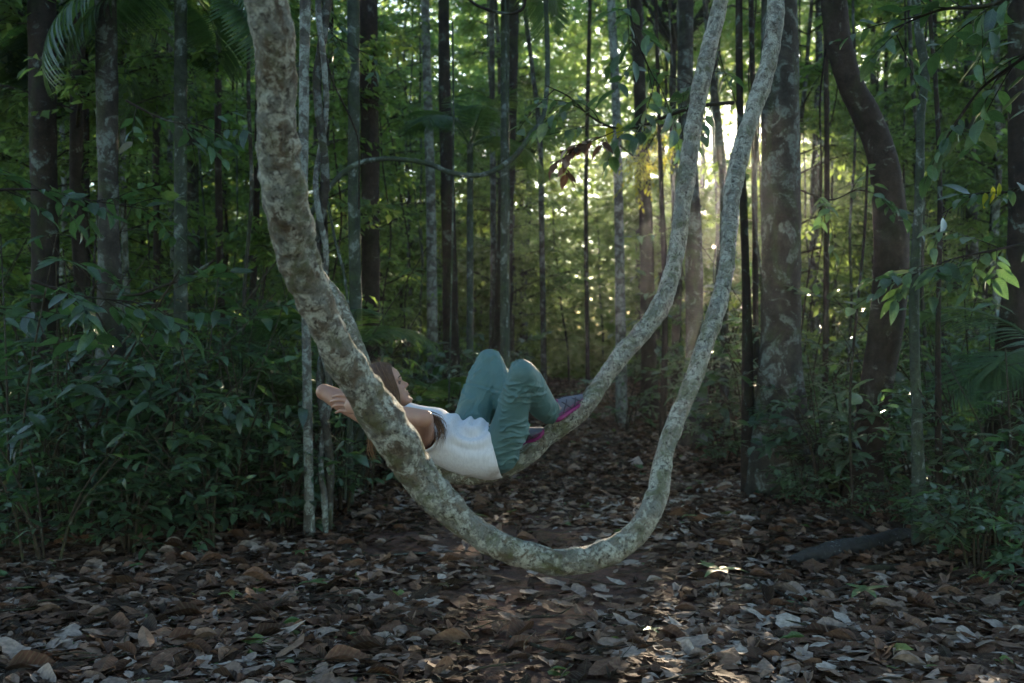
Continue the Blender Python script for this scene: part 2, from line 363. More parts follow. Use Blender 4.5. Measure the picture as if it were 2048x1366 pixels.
# ------------------------------------------------------------------ leaf litter and twigs (stuff)
ltpl = [leaf_tpl(8, w, f, d, rg, pk, s, wv, cu) for s, (w, f, d, rg, pk, wv, cu) in enumerate([
    (0.2, 0.1, 0.06, 0.1, 0.9, 0.015, 0.1), (0.22, 0.05, -0.05, 0.18, 0.8, 0.015, 0.15), (0.27, 0.18, 0.05, 0.4, 0.85, 0.02, 0.1),
    (0.16, 0.3, 0.14, 0.1, 0.9, 0.015, 0.3), (0.21, -0.1, -0.1, 0.25, 0.8, 0.02, -0.1), (0.25, 0.05, 0.03, 0.55, 1.0, 0.02, 0.2),
    (0.19, 0.6, 0.05, 0.12, 0.85, 0.02, 0.9), (0.24, 0.04, 0.12, 0.2, 0.75, 0.02, 0.05), (0.3, 0.1, -0.06, 0.6, 0.9, 0.03, 0.1)])]
def litter(n, y0, y1, xw, s0, s1, tp, zmax, yexp=1.0, seed=1):
    r = np.random.default_rng(seed); G = Geo()
    y = y0 + (y1 - y0) * r.random(n) ** yexp; x = (r.random(n) * 2 - 1) * (xw * y + 0.6)
    l, rr = path_edges(y); c = (l + rr) / 2 + 0.25 * np.sin(y * 1.1); off = np.abs(x - c) / np.maximum((rr - l) / 2, .5)
    bare = vnoise(np.column_stack([x * 1.1, y * 0.8, x * 0]), 77) + 0.4 * vnoise(np.column_stack([x * 3, y * 3, x * 0]), 78)
    bare = bare - .7 * np.clip((y - 7.5) / 2, 0, 1) + .95 * np.exp(-((x - .25 * np.sin(y * 1.1) - .25) / .6) ** 2) * (y < 8); keep = r.random(n) < np.clip(0.30 + .8 * (off - 0.1) - 0.75 * (bare - .1), 0.07, 1)
    x, y = x[keep], y[keep]; n = len(x)
    yaw = r.random(n) * 6.283; tilt = r.normal(0, 0.12, n); D = np.column_stack([np.cos(yaw), np.sin(yaw), np.sin(tilt)])
    Nn = np.column_stack([r.normal(0, 0.17, n), r.normal(0, 0.17, n), np.where(r.random(n) < 0.25, -1, 1)])
    S = (s0 + (s1 - s0) * r.random(n) ** 1.5) * np.where(r.random(n) < 0.12, 1.45, 1); P = np.column_stack([x, y, gh(x, y) + 0.006 + r.random(n) ** 1.6 * zmax])
    P[:, :2] -= D[:, :2] * S[:, None] * 0.5; P[:, 2] -= np.minimum(0, D[:, 2] * S) 
    tint = np.clip(r.beta(1.05, 1.25, n) + .15 * vnoise(np.column_stack([x * .9, y * .9, x * 0]), 41), 0, 1); k = r.integers(0, len(tp), n); gr = r.random(n) < 0.012
    for a in range(len(tp)):
        s = (k == a) & ~gr
        if s.any(): scatter(G, tp[a], P[s], D[s], Nn[s], S[s], tint[s])
        s = (k == a) & gr
        if s.any(): scatter(G, tp[a], P[s], D[s], Nn[s], S[s], r.random(s.sum()), 1)
    return G
G = litter(140000, 3.2, 13, 0.62, 0.035, 0.175, ltpl, 0.035, 1.0, 1)
tag(obj('leaf_litter', G.mesh('leaf_litter_near', [M['litter'], M['litgreen']], False)), 'curled brown dead leaves carpeting the soil of the trail', 'leaf litter', kind='stuff')
ftpl = [leaf_tpl(3, 0.3, f, d, 0.2, 0.9, s) for s, (f, d) in enumerate([(0.4, 0.2), (0.1, -0.3), (0.8, 0.1), (-0.3, 0.1)])]
G = litter(110000, 11, 52, 0.42, 0.08, 0.19, ftpl, 0.07, 1.4, 2)
tag(obj('leaf_litter', G.mesh('leaf_litter_far', [M['litter'], M['litgreen']], False)), 'brown leaf carpet along the distant end of the trail', 'leaf litter', kind='stuff')
r = np.random.default_rng(5); G = Geo()
for k in range(330):
    y = 3.6 + 9 * r.random() ** 1.3; x = (r.random() * 2 - 1) * 0.6 * y; L = r.uniform(0.1, 0.5); a = r.random() * 6.28
    p = [(x + math.cos(a) * L * t + r.normal(0, .02), y + math.sin(a) * L * t + r.normal(0, .02), gz(x, y) + 0.035 + r.uniform(0, .035)) for t in (0, .33, .66, 1)]
    tube(G, p, r.uniform(0.0015, 0.005), 5, 9, tint=r.random())
tag(obj('twigs', G.mesh('twigs', M['wood'])), 'thin dry twigs strewn over the leaf litter', 'twigs', kind='stuff')

# ------------------------------------------------------------------ lianas (the two loops)
def vine_disp(knots, seed, amp=1.0):
    def f(P, L, T, R):
        p = P.reshape(-1, 3); d = 0.09 * fbm(p * 7, 3, seed) + 0.075 * fbm(p * 24, 3, seed + 9)
        q = np.column_stack([L.ravel() * 34 + 1.2 * vnoise(p * 6, seed + 3), np.cos(T.ravel()) * 1.0, np.sin(T.ravel()) * 1.0])
        ringm = np.clip(0.6 + vnoise(np.column_stack([L.ravel() * 1.6, L.ravel() * 0, L.ravel() * 0]), seed + 5), 0.1, 1.3)
        d = d + 0.035 * vnoise(q, seed + 4) * ringm
        pit = vnoise(p * 30, seed + 12); d = d - 0.10 * np.clip(pit - 0.62, 0, 1) * 3
        d = d * R.ravel() * amp
        for kp, kr, ka in knots:
            dd = np.linalg.norm(p - kp, axis=1); d = d + ka * np.exp(-(dd / kr) ** 2)
        return d.reshape(R.shape)
    return f
NV = [(528, -170, 98, 2.5), (534, 0, 88, 2.55), (549, 100, 80, 2.6), (555, 200, 81, 2.66), (558, 300, 86, 2.72), (570, 400, 88, 2.78), (593, 500, 84, 2.86),
      (629, 600, 74, 2.94), (676, 700, 70, 3.02), (735, 792, 78, 3.1), (774, 855, 88, 3.15), (806, 905, 84, 3.17), (842, 955, 72, 3.19), (880, 1000, 66, 3.2), (930, 1047, 62, 3.2),
      (1000, 1093, 58, 3.2), (1080, 1119, 57, 3.22), (1140, 1123, 58, 3.24), (1200, 1112, 58, 3.27), (1258, 1080, 52, 3.3), (1298, 1030, 48, 3.34), (1317, 975, 43, 3.4), (1330, 905, 40, 3.46), (1352, 842, 40, 3.52),
      (1382, 770, 38, 3.6), (1410, 690, 38, 3.68), (1436, 612, 38, 3.76), (1452, 540, 35, 3.84), (1459, 460, 35, 3.92), (1466, 380, 36, 4.0), (1483, 300, 37, 4.07), (1507, 220, 38, 4.14),
      (1533, 140, 37, 4.2), (1548, 60, 36, 4.25), (1552, 0, 36, 4.3), (1560, -160, 38, 4.4)]
P = np.array([at(a, b, d) for a, b, w, d in NV]); R = np.array([w * d / FPX / 2 for a, b, w, d in NV])
R[14:] *= .94
P = np.vstack([at(515, -600, 2.4), P, at(1600, -600, 4.7)]); R = np.concatenate([[0.072], R, [0.05]])
G = Geo()
kn = [(at(780, 850, 3.08), 0.05, 0.016), (at(812, 880, 3.1), 0.035, 0.012), (at(750, 830, 3.08), 0.03, 0.008), (at(836, 945, 3.1), 0.02, -0.008), (at(700, 655, 2.95), 0.02, 0.006), (at(1320, 985, 3.35), .03, .004),
      (at(1436, 605, 3.7), 0.03, 0.006), (at(1458, 470, 3.9), .02, .004), (at(655, 590, 2.9), .02, -.006), (at(590, 375, 2.72), .02, -.008), (at(560, 60, 2.55), .04, .01), (at(1065, 1095, 3.2), .03, .006), (at(1502, 205, 4.1), .03, .007)]
tube(G, P, R, 72, 1500, vine_disp(kn, 21, 1.15))
nv = obj('liana', G.mesh('liana_near', M['liana'])); tag(nv, 'thick lichen covered liana looping down in front of the reclining woman', 'liana')
FV = [(556, 250, 44, 5.0), (572, 400, 44, 4.95), (608, 520, 44, 4.9), (668, 606, 44, 4.85), (700, 682, 46, 4.82), (735, 762, 46, 4.78), (775, 840, 46, 4.74), (820, 893, 46, 4.7), (865, 926, 46, 4.68), (910, 943, 46, 4.66), (960, 945, 45, 4.65),
      (1010, 933, 44, 4.65), (1050, 912, 42, 4.65), (1082, 884, 40, 4.66), (1112, 859, 40, 4.67), (1150, 829, 40, 4.69), (1182, 796, 38, 4.71), (1212, 752, 36, 4.74), (1250, 702, 36, 4.78), (1290, 658, 36, 4.82), (1322, 612, 37, 4.86), (1340, 560, 34, 4.9), (1353, 500, 33, 4.94),
      (1364, 420, 34, 4.98), (1374, 340, 35, 5.02), (1386, 260, 34, 5.06), (1402, 170, 34, 5.1), (1420, 90, 33, 5.14), (1437, 20, 32, 5.18), (1450, -40, 32, 5.2), (1475, -180, 32, 5.3)]
P = np.array([at(a, b, d) for a, b, w, d in FV]); R = np.array([w * d / FPX / 2 for a, b, w, d in FV])
P = np.vstack([at(535, -500, 5.2), at(545, -50, 5.1), P, at(1520, -500, 5.6)]); R = np.concatenate([[0.055, .054], R, [0.042]])
G = Geo()
kn = [(at(1183, 800, 4.68), .03, .006), (at(1325, 600, 4.8), .03, .007), (at(1400, 160, 5.05), .025, .005), (at(705, 650, 4.8), .03, .012), (at(1130, 850, 4.66), .03, .006), (at(1385, 245, 5.0), .02, -.006)]
tube(G, P, R, 48, 1300, vine_disp(kn, 51, 1.15))
fv = obj('liana', G.mesh('liana_far', M['liana'])); tag(fv, 'slimmer grey liana loop that carries the reclining woman and her shoes', 'liana')

exec_later = []
# ------------------------------------------------------------------ person
def ball(G, c, rad, ax=None, nu=20, nv=12):
    rad = np.broadcast_to(np.asarray(rad, float), (3,)); th = np.linspace(0, 2 * math.pi, nu, endpoint=False); ph = np.linspace(0.02, math.pi - 0.02, nv)
    d = np.stack([np.sin(ph)[:, None] * np.cos(th)[None], np.sin(ph)[:, None] * np.sin(th)[None], np.repeat(np.cos(ph)[:, None], nu, 1)], -1).reshape(-1, 3)
    A = np.eye(3) if ax is None else np.array(ax)
    V = np.asarray(c) + (d * rad) @ A
    i = np.arange(nv - 1)[:, None] * nu; j = np.arange(nu)[None]; jn = (j + 1) % nu
    G.add(V, np.stack([i + j, i + nu + j, i + nu + jn, i + jn], -1).reshape(-1, 4))
def limb(G, pts, seg=18, n=None, ab=None, side=None):
    """pts rows: x y z r ; round ended tapered limb through them (closed). ab = flattening rows (a,b) with side vector"""
    D = np.array([[*p[0], p[1]] if len(p) == 2 else p for p in pts], float)
    D = spline(D, n or 10 * len(D)); C, r = D[:, :3], D[:, 3]; T, N, B = frames(C)
    if side is not None:
        N = norm(side - T * (T @ np.asarray(side))[:, None]); B = np.cross(T, N)
    e = 6; a = np.linspace(math.pi / 2, 0.1, e)
    C = np.vstack([[C[0] - T[0] * r[0] * math.sin(x) for x in a], C, [C[-1] + T[-1] * r[-1] * math.sin(x) for x in a[::-1]]])
    k0 = [max(0.03, math.cos(x)) * r[0] for x in a]; k1 = [max(0.03, math.cos(x)) * r[-1] for x in a[::-1]]
    fl = np.ones(len(r)) if ab is None else np.interp(np.linspace(0, 1, len(r)), np.linspace(0, 1, len(ab)), ab)
    fl = np.concatenate([[fl[0]] * e, fl, [fl[-1]] * e])
    N = np.vstack([[N[0]] * e, N, [N[-1]] * e]); B = np.vstack([[B[0]] * e, B, [B[-1]] * e]); r = np.concatenate([k0, r, k1])
    th = np.linspace(0, 2 * math.pi, seg, endpoint=False)
    V = (C[:, None] + N[:, None] * (np.cos(th)[None, :, None] * r[:, None, None]) + B[:, None] * (np.sin(th)[None, :, None] * (r * fl)[:, None, None])).reshape(-1, 3)
    i = np.arange(len(C) - 1)[:, None] * seg; j = np.arange(seg)[None]; jn = (j + 1) % seg
    q = np.stack([i + j, i + jn, i + seg + jn, i + seg + j], -1).reshape(-1, 4)
    nn = len(V); V = np.vstack([V, C[0], C[-1]])
    G.add(V, q)
    # close the ends with fans kept as quads
    last = nn - seg
    f = [[nn, (k + 2) % seg, (k + 1) % seg, k] for k in range(0, seg, 2)] + [[nn + 1, last + k, last + (k + 1) % seg, last + (k + 2) % seg] for k in range(0, seg, 2)]
    G.q[-1] = np.vstack([G.q[-1], np.array(f) + (G.n - len(V))]); G.m[-1] = np.zeros(len(G.q[-1]), int)
def remesh(G, voxel, smooth=4, factor=0.5):
    me = G.mesh('tmp', []); o = bpy.data.objects.new('tmp', me); COL.objects.link(o)
    bm = bmesh.new(); bm.from_mesh(me); bmesh.ops.recalc_face_normals(bm, faces=bm.faces); bm.to_mesh(me); bm.free()
    r = o.modifiers.new('r', 'REMESH'); r.mode = 'VOXEL'; r.voxel_size = voxel; r.adaptivity = 0
    s = o.modifiers.new('s', 'SMOOTH'); s.iterations = smooth; s.factor = factor
    dg = bpy.context.evaluated_depsgraph_get(); dg.update()
    n = bpy.data.meshes.new_from_object(o.evaluated_get(dg)); bpy.data.objects.remove(o); bpy.data.meshes.remove(me)
    for a in [a.name for a in n.attributes if a.name in ('tint', 'luv')]: n.attributes.remove(n.attributes[a])
    n.materials.clear()
    n.polygons.foreach_set('use_smooth', np.ones(len(n.polygons), bool)); return n
def mv(me):
    a = np.empty(len(me.vertices) * 3, np.float32); me.vertices.foreach_get('co', a); nn = np.empty(len(me.vertices) * 3, np.float32)
    me.vertices.foreach_get('normal', nn); return a.reshape(-1, 3).astype(float), nn.reshape(-1, 3).astype(float)
def setv(me, v): me.vertices.foreach_set('co', v.astype(np.float32).ravel()); me.update()

H0 = at(772, 779, 4.62)
U = norm(np.array([-0.47, -0.03, 0.88])); F = np.array([0.86, 0.16, 0.47]); F = norm(F - U * F.dot(U)); Ls = np.cross(F, U)   # Ls points to the camera side (-Y)
if Ls[1] > 0: Ls = -Ls
def hp(f, l, z): return H0 + F * f + Ls * l + U * z
def head(G):
    zk = [-.116, -.108, -.095, -.075, -.05, -.03, 0, .02, .05, .08, .10, .112, .116]
    fk = [.055, .074, .083, .080, .079, .080, .0795, .089, .090, .076, .052, .022, .0]
    bk = [.03, .01, -.005, -.03, -.05, -.07, -.09, -.097, -.096, -.076, -.05, -.022, .0]
    wk = [.012, .028, .04, .052, .060, .065, .071, .074, .076, .066, .046, .022, .001]
    zz = np.concatenate([np.linspace(-.116, -.1, 10, endpoint=False), np.linspace(-.1, .09, 90, endpoint=False), np.linspace(.09, .116, 20)])
    f = np.interp(zz, zk, fk); b_ = np.interp(zz, zk, bk); w = np.interp(zz, zk, wk)
    ker = np.array([1, 2, 3, 2, 1]) / 9.
    for a in (f, b_, w): a[2:-2] = np.convolve(a, ker, 'valid')
    th = np.linspace(0, 2 * math.pi, 96, endpoint=False)
    c, a = (f + b_) / 2, (f - b_) / 2
    fx = c[:, None] + a[:, None] * np.sign(np.cos(th)) * np.abs(np.cos(th))[None] ** 0.85; ly = w[:, None] * np.sin(th)[None]; Zz = np.repeat(zz[:, None], 96, 1)
    front = np.clip(np.cos(th), 0, 1)[None] > 0
    nz = np.interp(zz, [-.041, -.036, -.030, -.02, 0, .012, .02], [0, .012, .026, .024, .010, .003, 0])[:, None]; ns = np.interp(zz, [-.036, -.02, .01], [.0125, .009, .007])[:, None]
    d = nz * np.exp(-(ly / ns) ** 2)
    d += 0.006 * np.exp(-((Zz + .0535) / .0055) ** 2 - (ly / .021) ** 2) + 0.0065 * np.exp(-((Zz + .067) / .006) ** 2 - (ly / .019) ** 2)
    d -= 0.004 * np.exp(-((Zz + .0605) / .0022) ** 2 - (ly / .022) ** 2) + 0.003 * np.exp(-((Zz + .079) / .006) ** 2 - (ly / .02) ** 2)
    d += 0.007 * np.exp(-((Zz + .098) / .012) ** 2 - (ly / .02) ** 2)
    for s in (-1, 1):
        d -= 0.011 * np.exp(-((Zz - .0) / .012) ** 2 - ((ly - s * .031) / .016) ** 2)
        d += 0.006 * np.exp(-((Zz + .001) / .007) ** 2 - ((ly - s * .031) / .011) ** 2)
        d += 0.004 * np.exp(-((Zz + .03) / .016) ** 2 - ((ly - s * .042) / .016) ** 2)
        d += 0.003 * np.exp(-((Zz - .018) / .006) ** 2 - ((ly - s * .03) / .02) ** 2)
    fx = fx + d * front
    V = H0 + fx.reshape(-1, 1) * F + ly.reshape(-1, 1) * Ls + Zz.reshape(-1, 1) * U
    nr = len(zz); i = np.arange(nr - 1)[:, None] * 96; j = np.arange(96)[None]; jn = (j + 1) % 96
    qq = np.stack([i + j, i + jn, i + 96 + jn, i + 96 + j], -1).reshape(-1, 4)
    n0 = len(V); V = np.vstack([V, H0 + F * .045 - U * .117, H0 + U * .117]); last = n0 - 96
    fan = [[n0, (k + 2) % 96, (k + 1) % 96, k] for k in range(0, 96, 2)] + [[n0 + 1, last + k, last + (k + 1) % 96, last + (k + 2) % 96] for k in range(0, 96, 2)]
    G.add(V, np.vstack([qq, fan]))

person = empty('person', tuple(at(975, 935, 4.62)), 'woman in white t-shirt and teal trousers lying on the liana, hands behind head', 'person')
pinv = np.array(person.location)
def pobj(name, me, mats, parent=None):
    V, _ = mv(me); setv(me, V - pinv)
    for m_ in (mats if isinstance(mats, list) else [mats]): me.materials.append(m_)
    return obj(name, me, parent or person)

sh_n, el_n, wr_n = at(846, 874, 4.47), at(848, 838, 4.24), at(752, 817, 4.42)
sh_f, el_f, wr_f = at(812, 846, 4.76), at(648, 784, 4.84), at(745, 850, 4.70)
neck_b = at(812, 842, 4.62); chest = at(856, 868, 4.61); waist = at(925, 893, 4.61); pelv = at(982, 905, 4.61)
G = Geo(); head(G)
limb(G, [(*hp(-.02, 0, -.04), .055), (*hp(-.012, 0, -.09), .05), (*(hp(0, 0, -.13) * .5 + neck_b * .5), .05), (*neck_b, .058)], 24)
limb(G, [(*neck_b, .06), (*chest, .085), (*waist, .08), (*pelv, .09)], 24, side=np.array([0, 1., 0]))
limb(G, [(*(neck_b * .4 + sh_n * .6), .05), (*sh_n, .05), (*(sh_n * .5 + el_n * .5), .046), (*el_n, .041)], 20)
limb(G, [(*el_n, .040), (*(el_n * .7 + wr_n * .3 + np.array([0, 0, -.003])), .041), (*(el_n * .35 + wr_n * .65), .033), (*wr_n, .026)], 20)
limb(G, [(*(neck_b * .4 + sh_f * .6), .05), (*sh_f, .05), (*(sh_f * .5 + el_f * .5), .045), (*el_f, .04)], 20)
limb(G, [(*el_f, .036), (*(el_f * .7 + wr_f * .3), .039), (*(el_f * .3 + wr_f * .7), .031), (*wr_f, .026)], 20)
# near hand: palm behind the liana, fingers wrapped over the far forearm
kn_c = at(700, 812, 4.545)
limb(G, [(*wr_n, .024), (*(wr_n * .5 + kn_c * .5), .034), (*kn_c, .036)], 20, ab=[.8, .5, .42], side=np.array([0.1, -.1, 1.]))
fing = [((706, 797), (691, 792), (676, 791), (666, 794)), ((704, 806), (688, 801), (672, 801), (662, 804)), ((702, 815), (688, 811), (674, 811), (665, 814)), ((703, 825), (691, 822), (680, 822), (672, 825))]
for k, f in enumerate(fing):
    dd = [4.53, 4.70 - .0, 4.72, 4.75]; dd = [4.545, 4.70, 4.70, 4.76]; dd = [4.56, 4.655, 4.70, 4.745]
    limb(G, [(*at(f[0][0], f[0][1], 4.60), .0092), (*at(f[1][0], f[1][1], 4.635), .0092), (*at(f[2][0], f[2][1], 4.655), .0085), (*at(f[3][0], f[3][1], 4.70), .0070)], 12)
limb(G, [(*at(722, 805, 4.5), .013), (*at(706, 784, 4.56), .011), (*at(694, 778, 4.62), .0095)], 12)
# far hand
kf = at(775, 858, 4.56)
limb(G, [(*wr_f, .024), (*(wr_f * .5 + kf * .5), .034), (*kf, .034)], 20, ab=[.8, .5, .42], side=np.array([0.1, -.1, 1.]))
for k in range(4):
    a0 = at(782 - 3 * k, 848 + 8 * k, 4.54)
    limb(G, [(*a0, .0095), (*(a0 + np.array([.03, -.02, .012])), .009), (*(a0 + np.array([.045, -.012, .03])), .0078)], 12)
limb(G, [(*at(760, 842, 4.58), .012), (*at(768, 830, 4.52), .0105), (*at(778, 826, 4.5), .009)], 12)
body = remesh(G, 0.0034, 2, 0.5)
m, nt, b, o = newmat('skin'); tcx = node(nt, 'ShaderNodeTexCoord')
n1 = noise(nt, tcx.outputs['Object'], 14, 4); c = mix(nt, n1, (0.33, 0.17, 0.115), (0.47, 0.265, 0.19)); nt.links.new(c, b.inputs['Base Color'])
b.inputs['Roughness'].default_value = 0.45; b.inputs['Subsurface Weight'].default_value = 0.25; b.inputs['Subsurface Radius'].default_value = (1, .35, .2); b.inputs['Subsurface Scale'].default_value = 0.012
bump(nt, b, noise(nt, tcx.outputs['Object'], 300, 3), 0.15, 0.001)
bo = pobj('body', body, m)
# eyes, brows, mouth
eyew = plain('eye', (0.16, 0.11, 0.09), 0.3, 0.5); lash = plain('lash', (0.02, 0.014, 0.01), 0.6); lipm = plain('lip', (0.42, 0.17, 0.14), 0.4, 0.4)
for s in (-1, 1):
    G = Geo(); ball(G, hp(.0645, s * .031, .0), .0110); pobj('eye', G.mesh('eye', []), eyew)
    G = Geo(); tube(G, [hp(.077 - .006 * abs(t) ** 1.5, s * (.031 + .0145 * t), .0035 - .003 * t * t) for t in (-1, -.5, 0, .5, 1)], .0016, 6, 12)
    pobj('eyelash', G.mesh('eyelash', []), lash)
    G = Geo(); tube(G, [hp(.0885 - .010 * max(0, t + .5) ** 1.5, s * (.031 + .019 * t), .021 + .003 * (1 - t * t)) for t in (-1, -.5, 0, .5, 1)], [.0015, .0024, .0024, .002, .001], 6, 12)
    pobj('eyebrow', G.mesh('eyebrow', []), plain('brow', (0.07, 0.04, 0.025), 0.8))
G = Geo()
for z_, dz in ((-.0545, .0035), (-.0665, .004)):
    tube(G, [hp(.0805 - .012 * abs(t) ** 1.8, .019 * t, z_) for t in (-1, -.6, -.2, .2, .6, 1)], [.001, .0042, .0058, .0058, .0042, .001], 8, 20)
pobj('lips', G.mesh('lips', []), lipm)

# hair
r = np.random.default_rng(11); G = Geo()
def hpos(a, s, ph, off=0.0):
    pn = ph / (math.pi / 2)
    d = np.array([math.sin(a) * (1 - 0.12 * pn), math.sin(min(ph, 2.0)) * s, math.cos(a) * math.cos(ph) - 0.42 * max(0, pn - .35) ** 1.5]); d = d / np.linalg.norm(d)
    rd = np.array([.102, .084, .112]) + off
    return hp(-.008 + d[0] * rd[0], d[1] * rd[1], .02 + d[2] * rd[2])
na, nph = 60, 40
for s in (-1, 1):
    V = np.array([[hpos(a, s, p, -.003) for p in np.linspace(0, 1.9, nph)] for a in np.linspace(-2.3, .82, na)]).reshape(-1, 3)
    i = np.arange(na - 1)[:, None] * nph; j = np.arange(nph - 1)[None]
    G.add(V, np.stack([i + j, i + j + 1, i + nph + j + 1, i + nph + j], -1).reshape(-1, 4), .25)
grav = np.array([0, 0, -1.])
for k in range(1500):
    s = 1 if r.random() < 0.62 else -1; a = r.uniform(-1.9, .88); off = r.uniform(-.001, .007) + .001 * math.sin(a * 40)
    pm = r.uniform(1.55, 1.95); st = r.uniform(0, .25) if r.random() < .8 else r.uniform(0, 1)
    pts = [hpos(a + .05 * math.sin(3 * p + k), s, p, off) for p in np.linspace(st, pm, 7)]
    d = pts[-1] - pts[-2]; d = norm(d) * .02; p = pts[-1].copy(); L = r.integers(3, 8)
    for q_ in range(L):
        d = norm(d * .75 + (-U * .4 - F * .25 + grav * .35 + r.normal(0, .12, 3)) * .02) * .022; p = p + d; pts.append(p.copy())
    tube(G, pts, np.concatenate([np.full(len(pts) - 2, r.uniform(.0007, .0015)), [.0007, .0003]]), 3, len(pts) + 3, tint=np.clip(r.normal(.5, .22), 0, 1), cap=False)
for k in range(130):   # flyaway hairs on the crown
    a = r.uniform(-.9, .8); s = r.choice([-1, 1]); p0 = hpos(a, s, r.uniform(0, .6), 0.0); nrm = norm(p0 - hp(0, 0, .02))
    t = norm(r.normal(0, 1, 3)); L = r.uniform(.008, .028)
    tube(G, [p0, p0 + nrm * L * .5 + t * .006, p0 + nrm * L + t * .014 + F * .004], [.0005, .0004, .0002], 3, 5, tint=.8, cap=False)
def lock(c0, pts, n, spread, rad=.0008, seed=3):
    rr = np.random.default_rng(seed)
    for k in range(n):
        o_ = rr.normal(0, spread, 3); L = rr.uniform(.7, 1.08); ph = rr.random() * 6
        pp = []
        for t in np.linspace(0, 1, 7):
            x = t * L * (len(pts) - 1); i_ = min(int(x), len(pts) - 2); f = x - i_; b0 = pts[i_] * (1 - f) + pts[i_ + 1] * f
            pp.append(b0 + o_ * (0.35 + 1.1 * t) + np.array([math.sin(t * 7 + ph), 0, math.cos(t * 5 + ph)]) * .003)
        tube(G, pp, np.array([1, 1, 1, 1, .9, .7, .3]) * rad * rr.uniform(.8, 1.5), 3, 9, tint=np.clip(rr.normal(.62, .2), 0, 1), cap=False)
lock(None, [at(838, 838, 4.44), at(860, 832, 4.40), at(876, 842, 4.40), at(884, 862, 4.41), at(878, 884, 4.42)], 120, .010)
lock(None, [at(790, 812, 4.56), at(805, 832, 4.50), at(838, 842, 4.45)], 90, .012, seed=5)
lock(None, [at(745, 830, 4.6), at(742, 870, 4.6), at(742, 895, 4.61), at(750, 915, 4.62)], 55, .012, seed=4)
m, nt, b, o = newmat('hair'); ta = node(nt, 'ShaderNodeAttribute', attribute_name='tint')
c = ramp(nt, ta.outputs['Fac'], [(0, (0.035, 0.018, 0.012)), (.5, (0.12, 0.06, 0.034)), (.8, (0.26, 0.14, 0.07)), (1, (0.42, 0.25, 0.12))]); nt.links.new(c, b.inputs['Base Color'])
b.inputs['Roughness'].default_value = 0.38; b.inputs['Specular IOR Level'].default_value = 0.6
pobj('hair', G.mesh('hair', []), m)

# clothes
def wrinkle(V, N, bones, seed):
    """bones: rows (p0, p1, amp, freq, twist, phase); creases run round the bone, broken up by noise"""
    out = np.zeros(len(V)); W = np.zeros(len(V)) + 1e-9
    for (p0, p1, amp, fr, tw, ph) in bones:
        d = p1 - p0; L = np.linalg.norm(d); t = d / L; rel = V - p0; s = rel @ t; rad = rel - s[:, None] * t; rr = np.linalg.norm(rad, axis=1)
        a = norm(np.cross(t, [0, 1, 0])); b_ = np.cross(t, a); ang = np.arctan2(rad @ b_, rad @ a)
        over = np.maximum(0, -s) + np.maximum(0, s - L); w = np.exp(-((over + np.maximum(0, rr - .06) * .8) / .045) ** 2)
        wp = 0.9 * vnoise(V * 9, seed) + 0.5 * vnoise(V * 21, seed + 1)
        x = s * fr + tw * np.sin(ang + ph) + tw * .5 * np.sin(2 * ang + ph * 2) + wp * 2.6
        rid = (1 - np.abs(np.sin(x))) ** 2.2; msk = np.clip(0.5 + 1.2 * vnoise(V * [11, 9, 11] + 5, seed + 7), 0.0, 1.5)
        x2 = s * fr * 2.1 - tw * 1.3 * np.sin(ang - ph) + wp * 2.4; rid2 = (1 - np.abs(np.sin(x2))) ** 2 * 0.4
        out += w * amp * (rid * msk + rid2 * msk - .35); W += w
    return V + N * (out / np.maximum(W, 1e-3) * np.clip(W, 0, 1))[:, None]

hip_n, kne_n, ank_n = at(1003, 900, 4.54), at(1046, 741, 4.36), at(1106, 818, 4.62)
hip_f, kne_f, ank_f = at(936, 872, 4.73), at(979, 726, 4.80), at(1042, 872, 4.70)
G = Geo()
limb(G, [(*(pelv + [-.07, 0, .03]), .098), (*(pelv + [-.01, 0, -.0]), .104), (*(pelv + [.035, 0, -.006]), .095)], 30, ab=[1.3, 1.35, 1.3], side=np.array([-.35, 0, .9]))
limb(G, [(*(hip_n + [-.01, 0, -.01]), .093), (*(hip_n * .66 + kne_n * .34 + [.004, 0, 0]), .085), (*(hip_n * .3 + kne_n * .7), .072), (*(kne_n + [-.006, 0, -.012]), .062)], 26)
limb(G, [(*(kne_n + [0, 0, -.012]), .065), (*(kne_n * .7 + ank_n * .3 + [-.002, 0, -.02]), .070), (*(kne_n * .32 + ank_n * .68 + [-.012, 0, -.03]), .071), (*(ank_n + [-.022, -.01, -.012]), .060)], 26)
limb(G, [(*hip_f, .092), (*(hip_f * .6 + kne_f * .4), .088), (*(hip_f * .25 + kne_f * .75), .079), (*(kne_f + [0, 0, -.012]), .070)], 26)
limb(G, [(*kne_f, .069), (*(kne_f * .7 + ank_f * .3), .072), (*(kne_f * .3 + ank_f * .7), .065), (*(ank_f + [-.02, 0, .01]), .06)], 26)
tr = remesh(G, 0.0036, 14, 0.5); V, N = mv(tr)
bn = [(hip_n, kne_n, .020, 60, 3.2, 0.4), (kne_n, ank_n, .017, 24, 3.6, 1.4), (hip_f, kne_f, .014, 6, 8.0, 2.0), (kne_f, ank_f, .010, 44, 3.0, 2.6), (pelv + [-.08, 0, .03], pelv + [.08, 0, -.02], .010, 50, 2.5, .3)]
V = wrinkle(V, N, bn, 31)
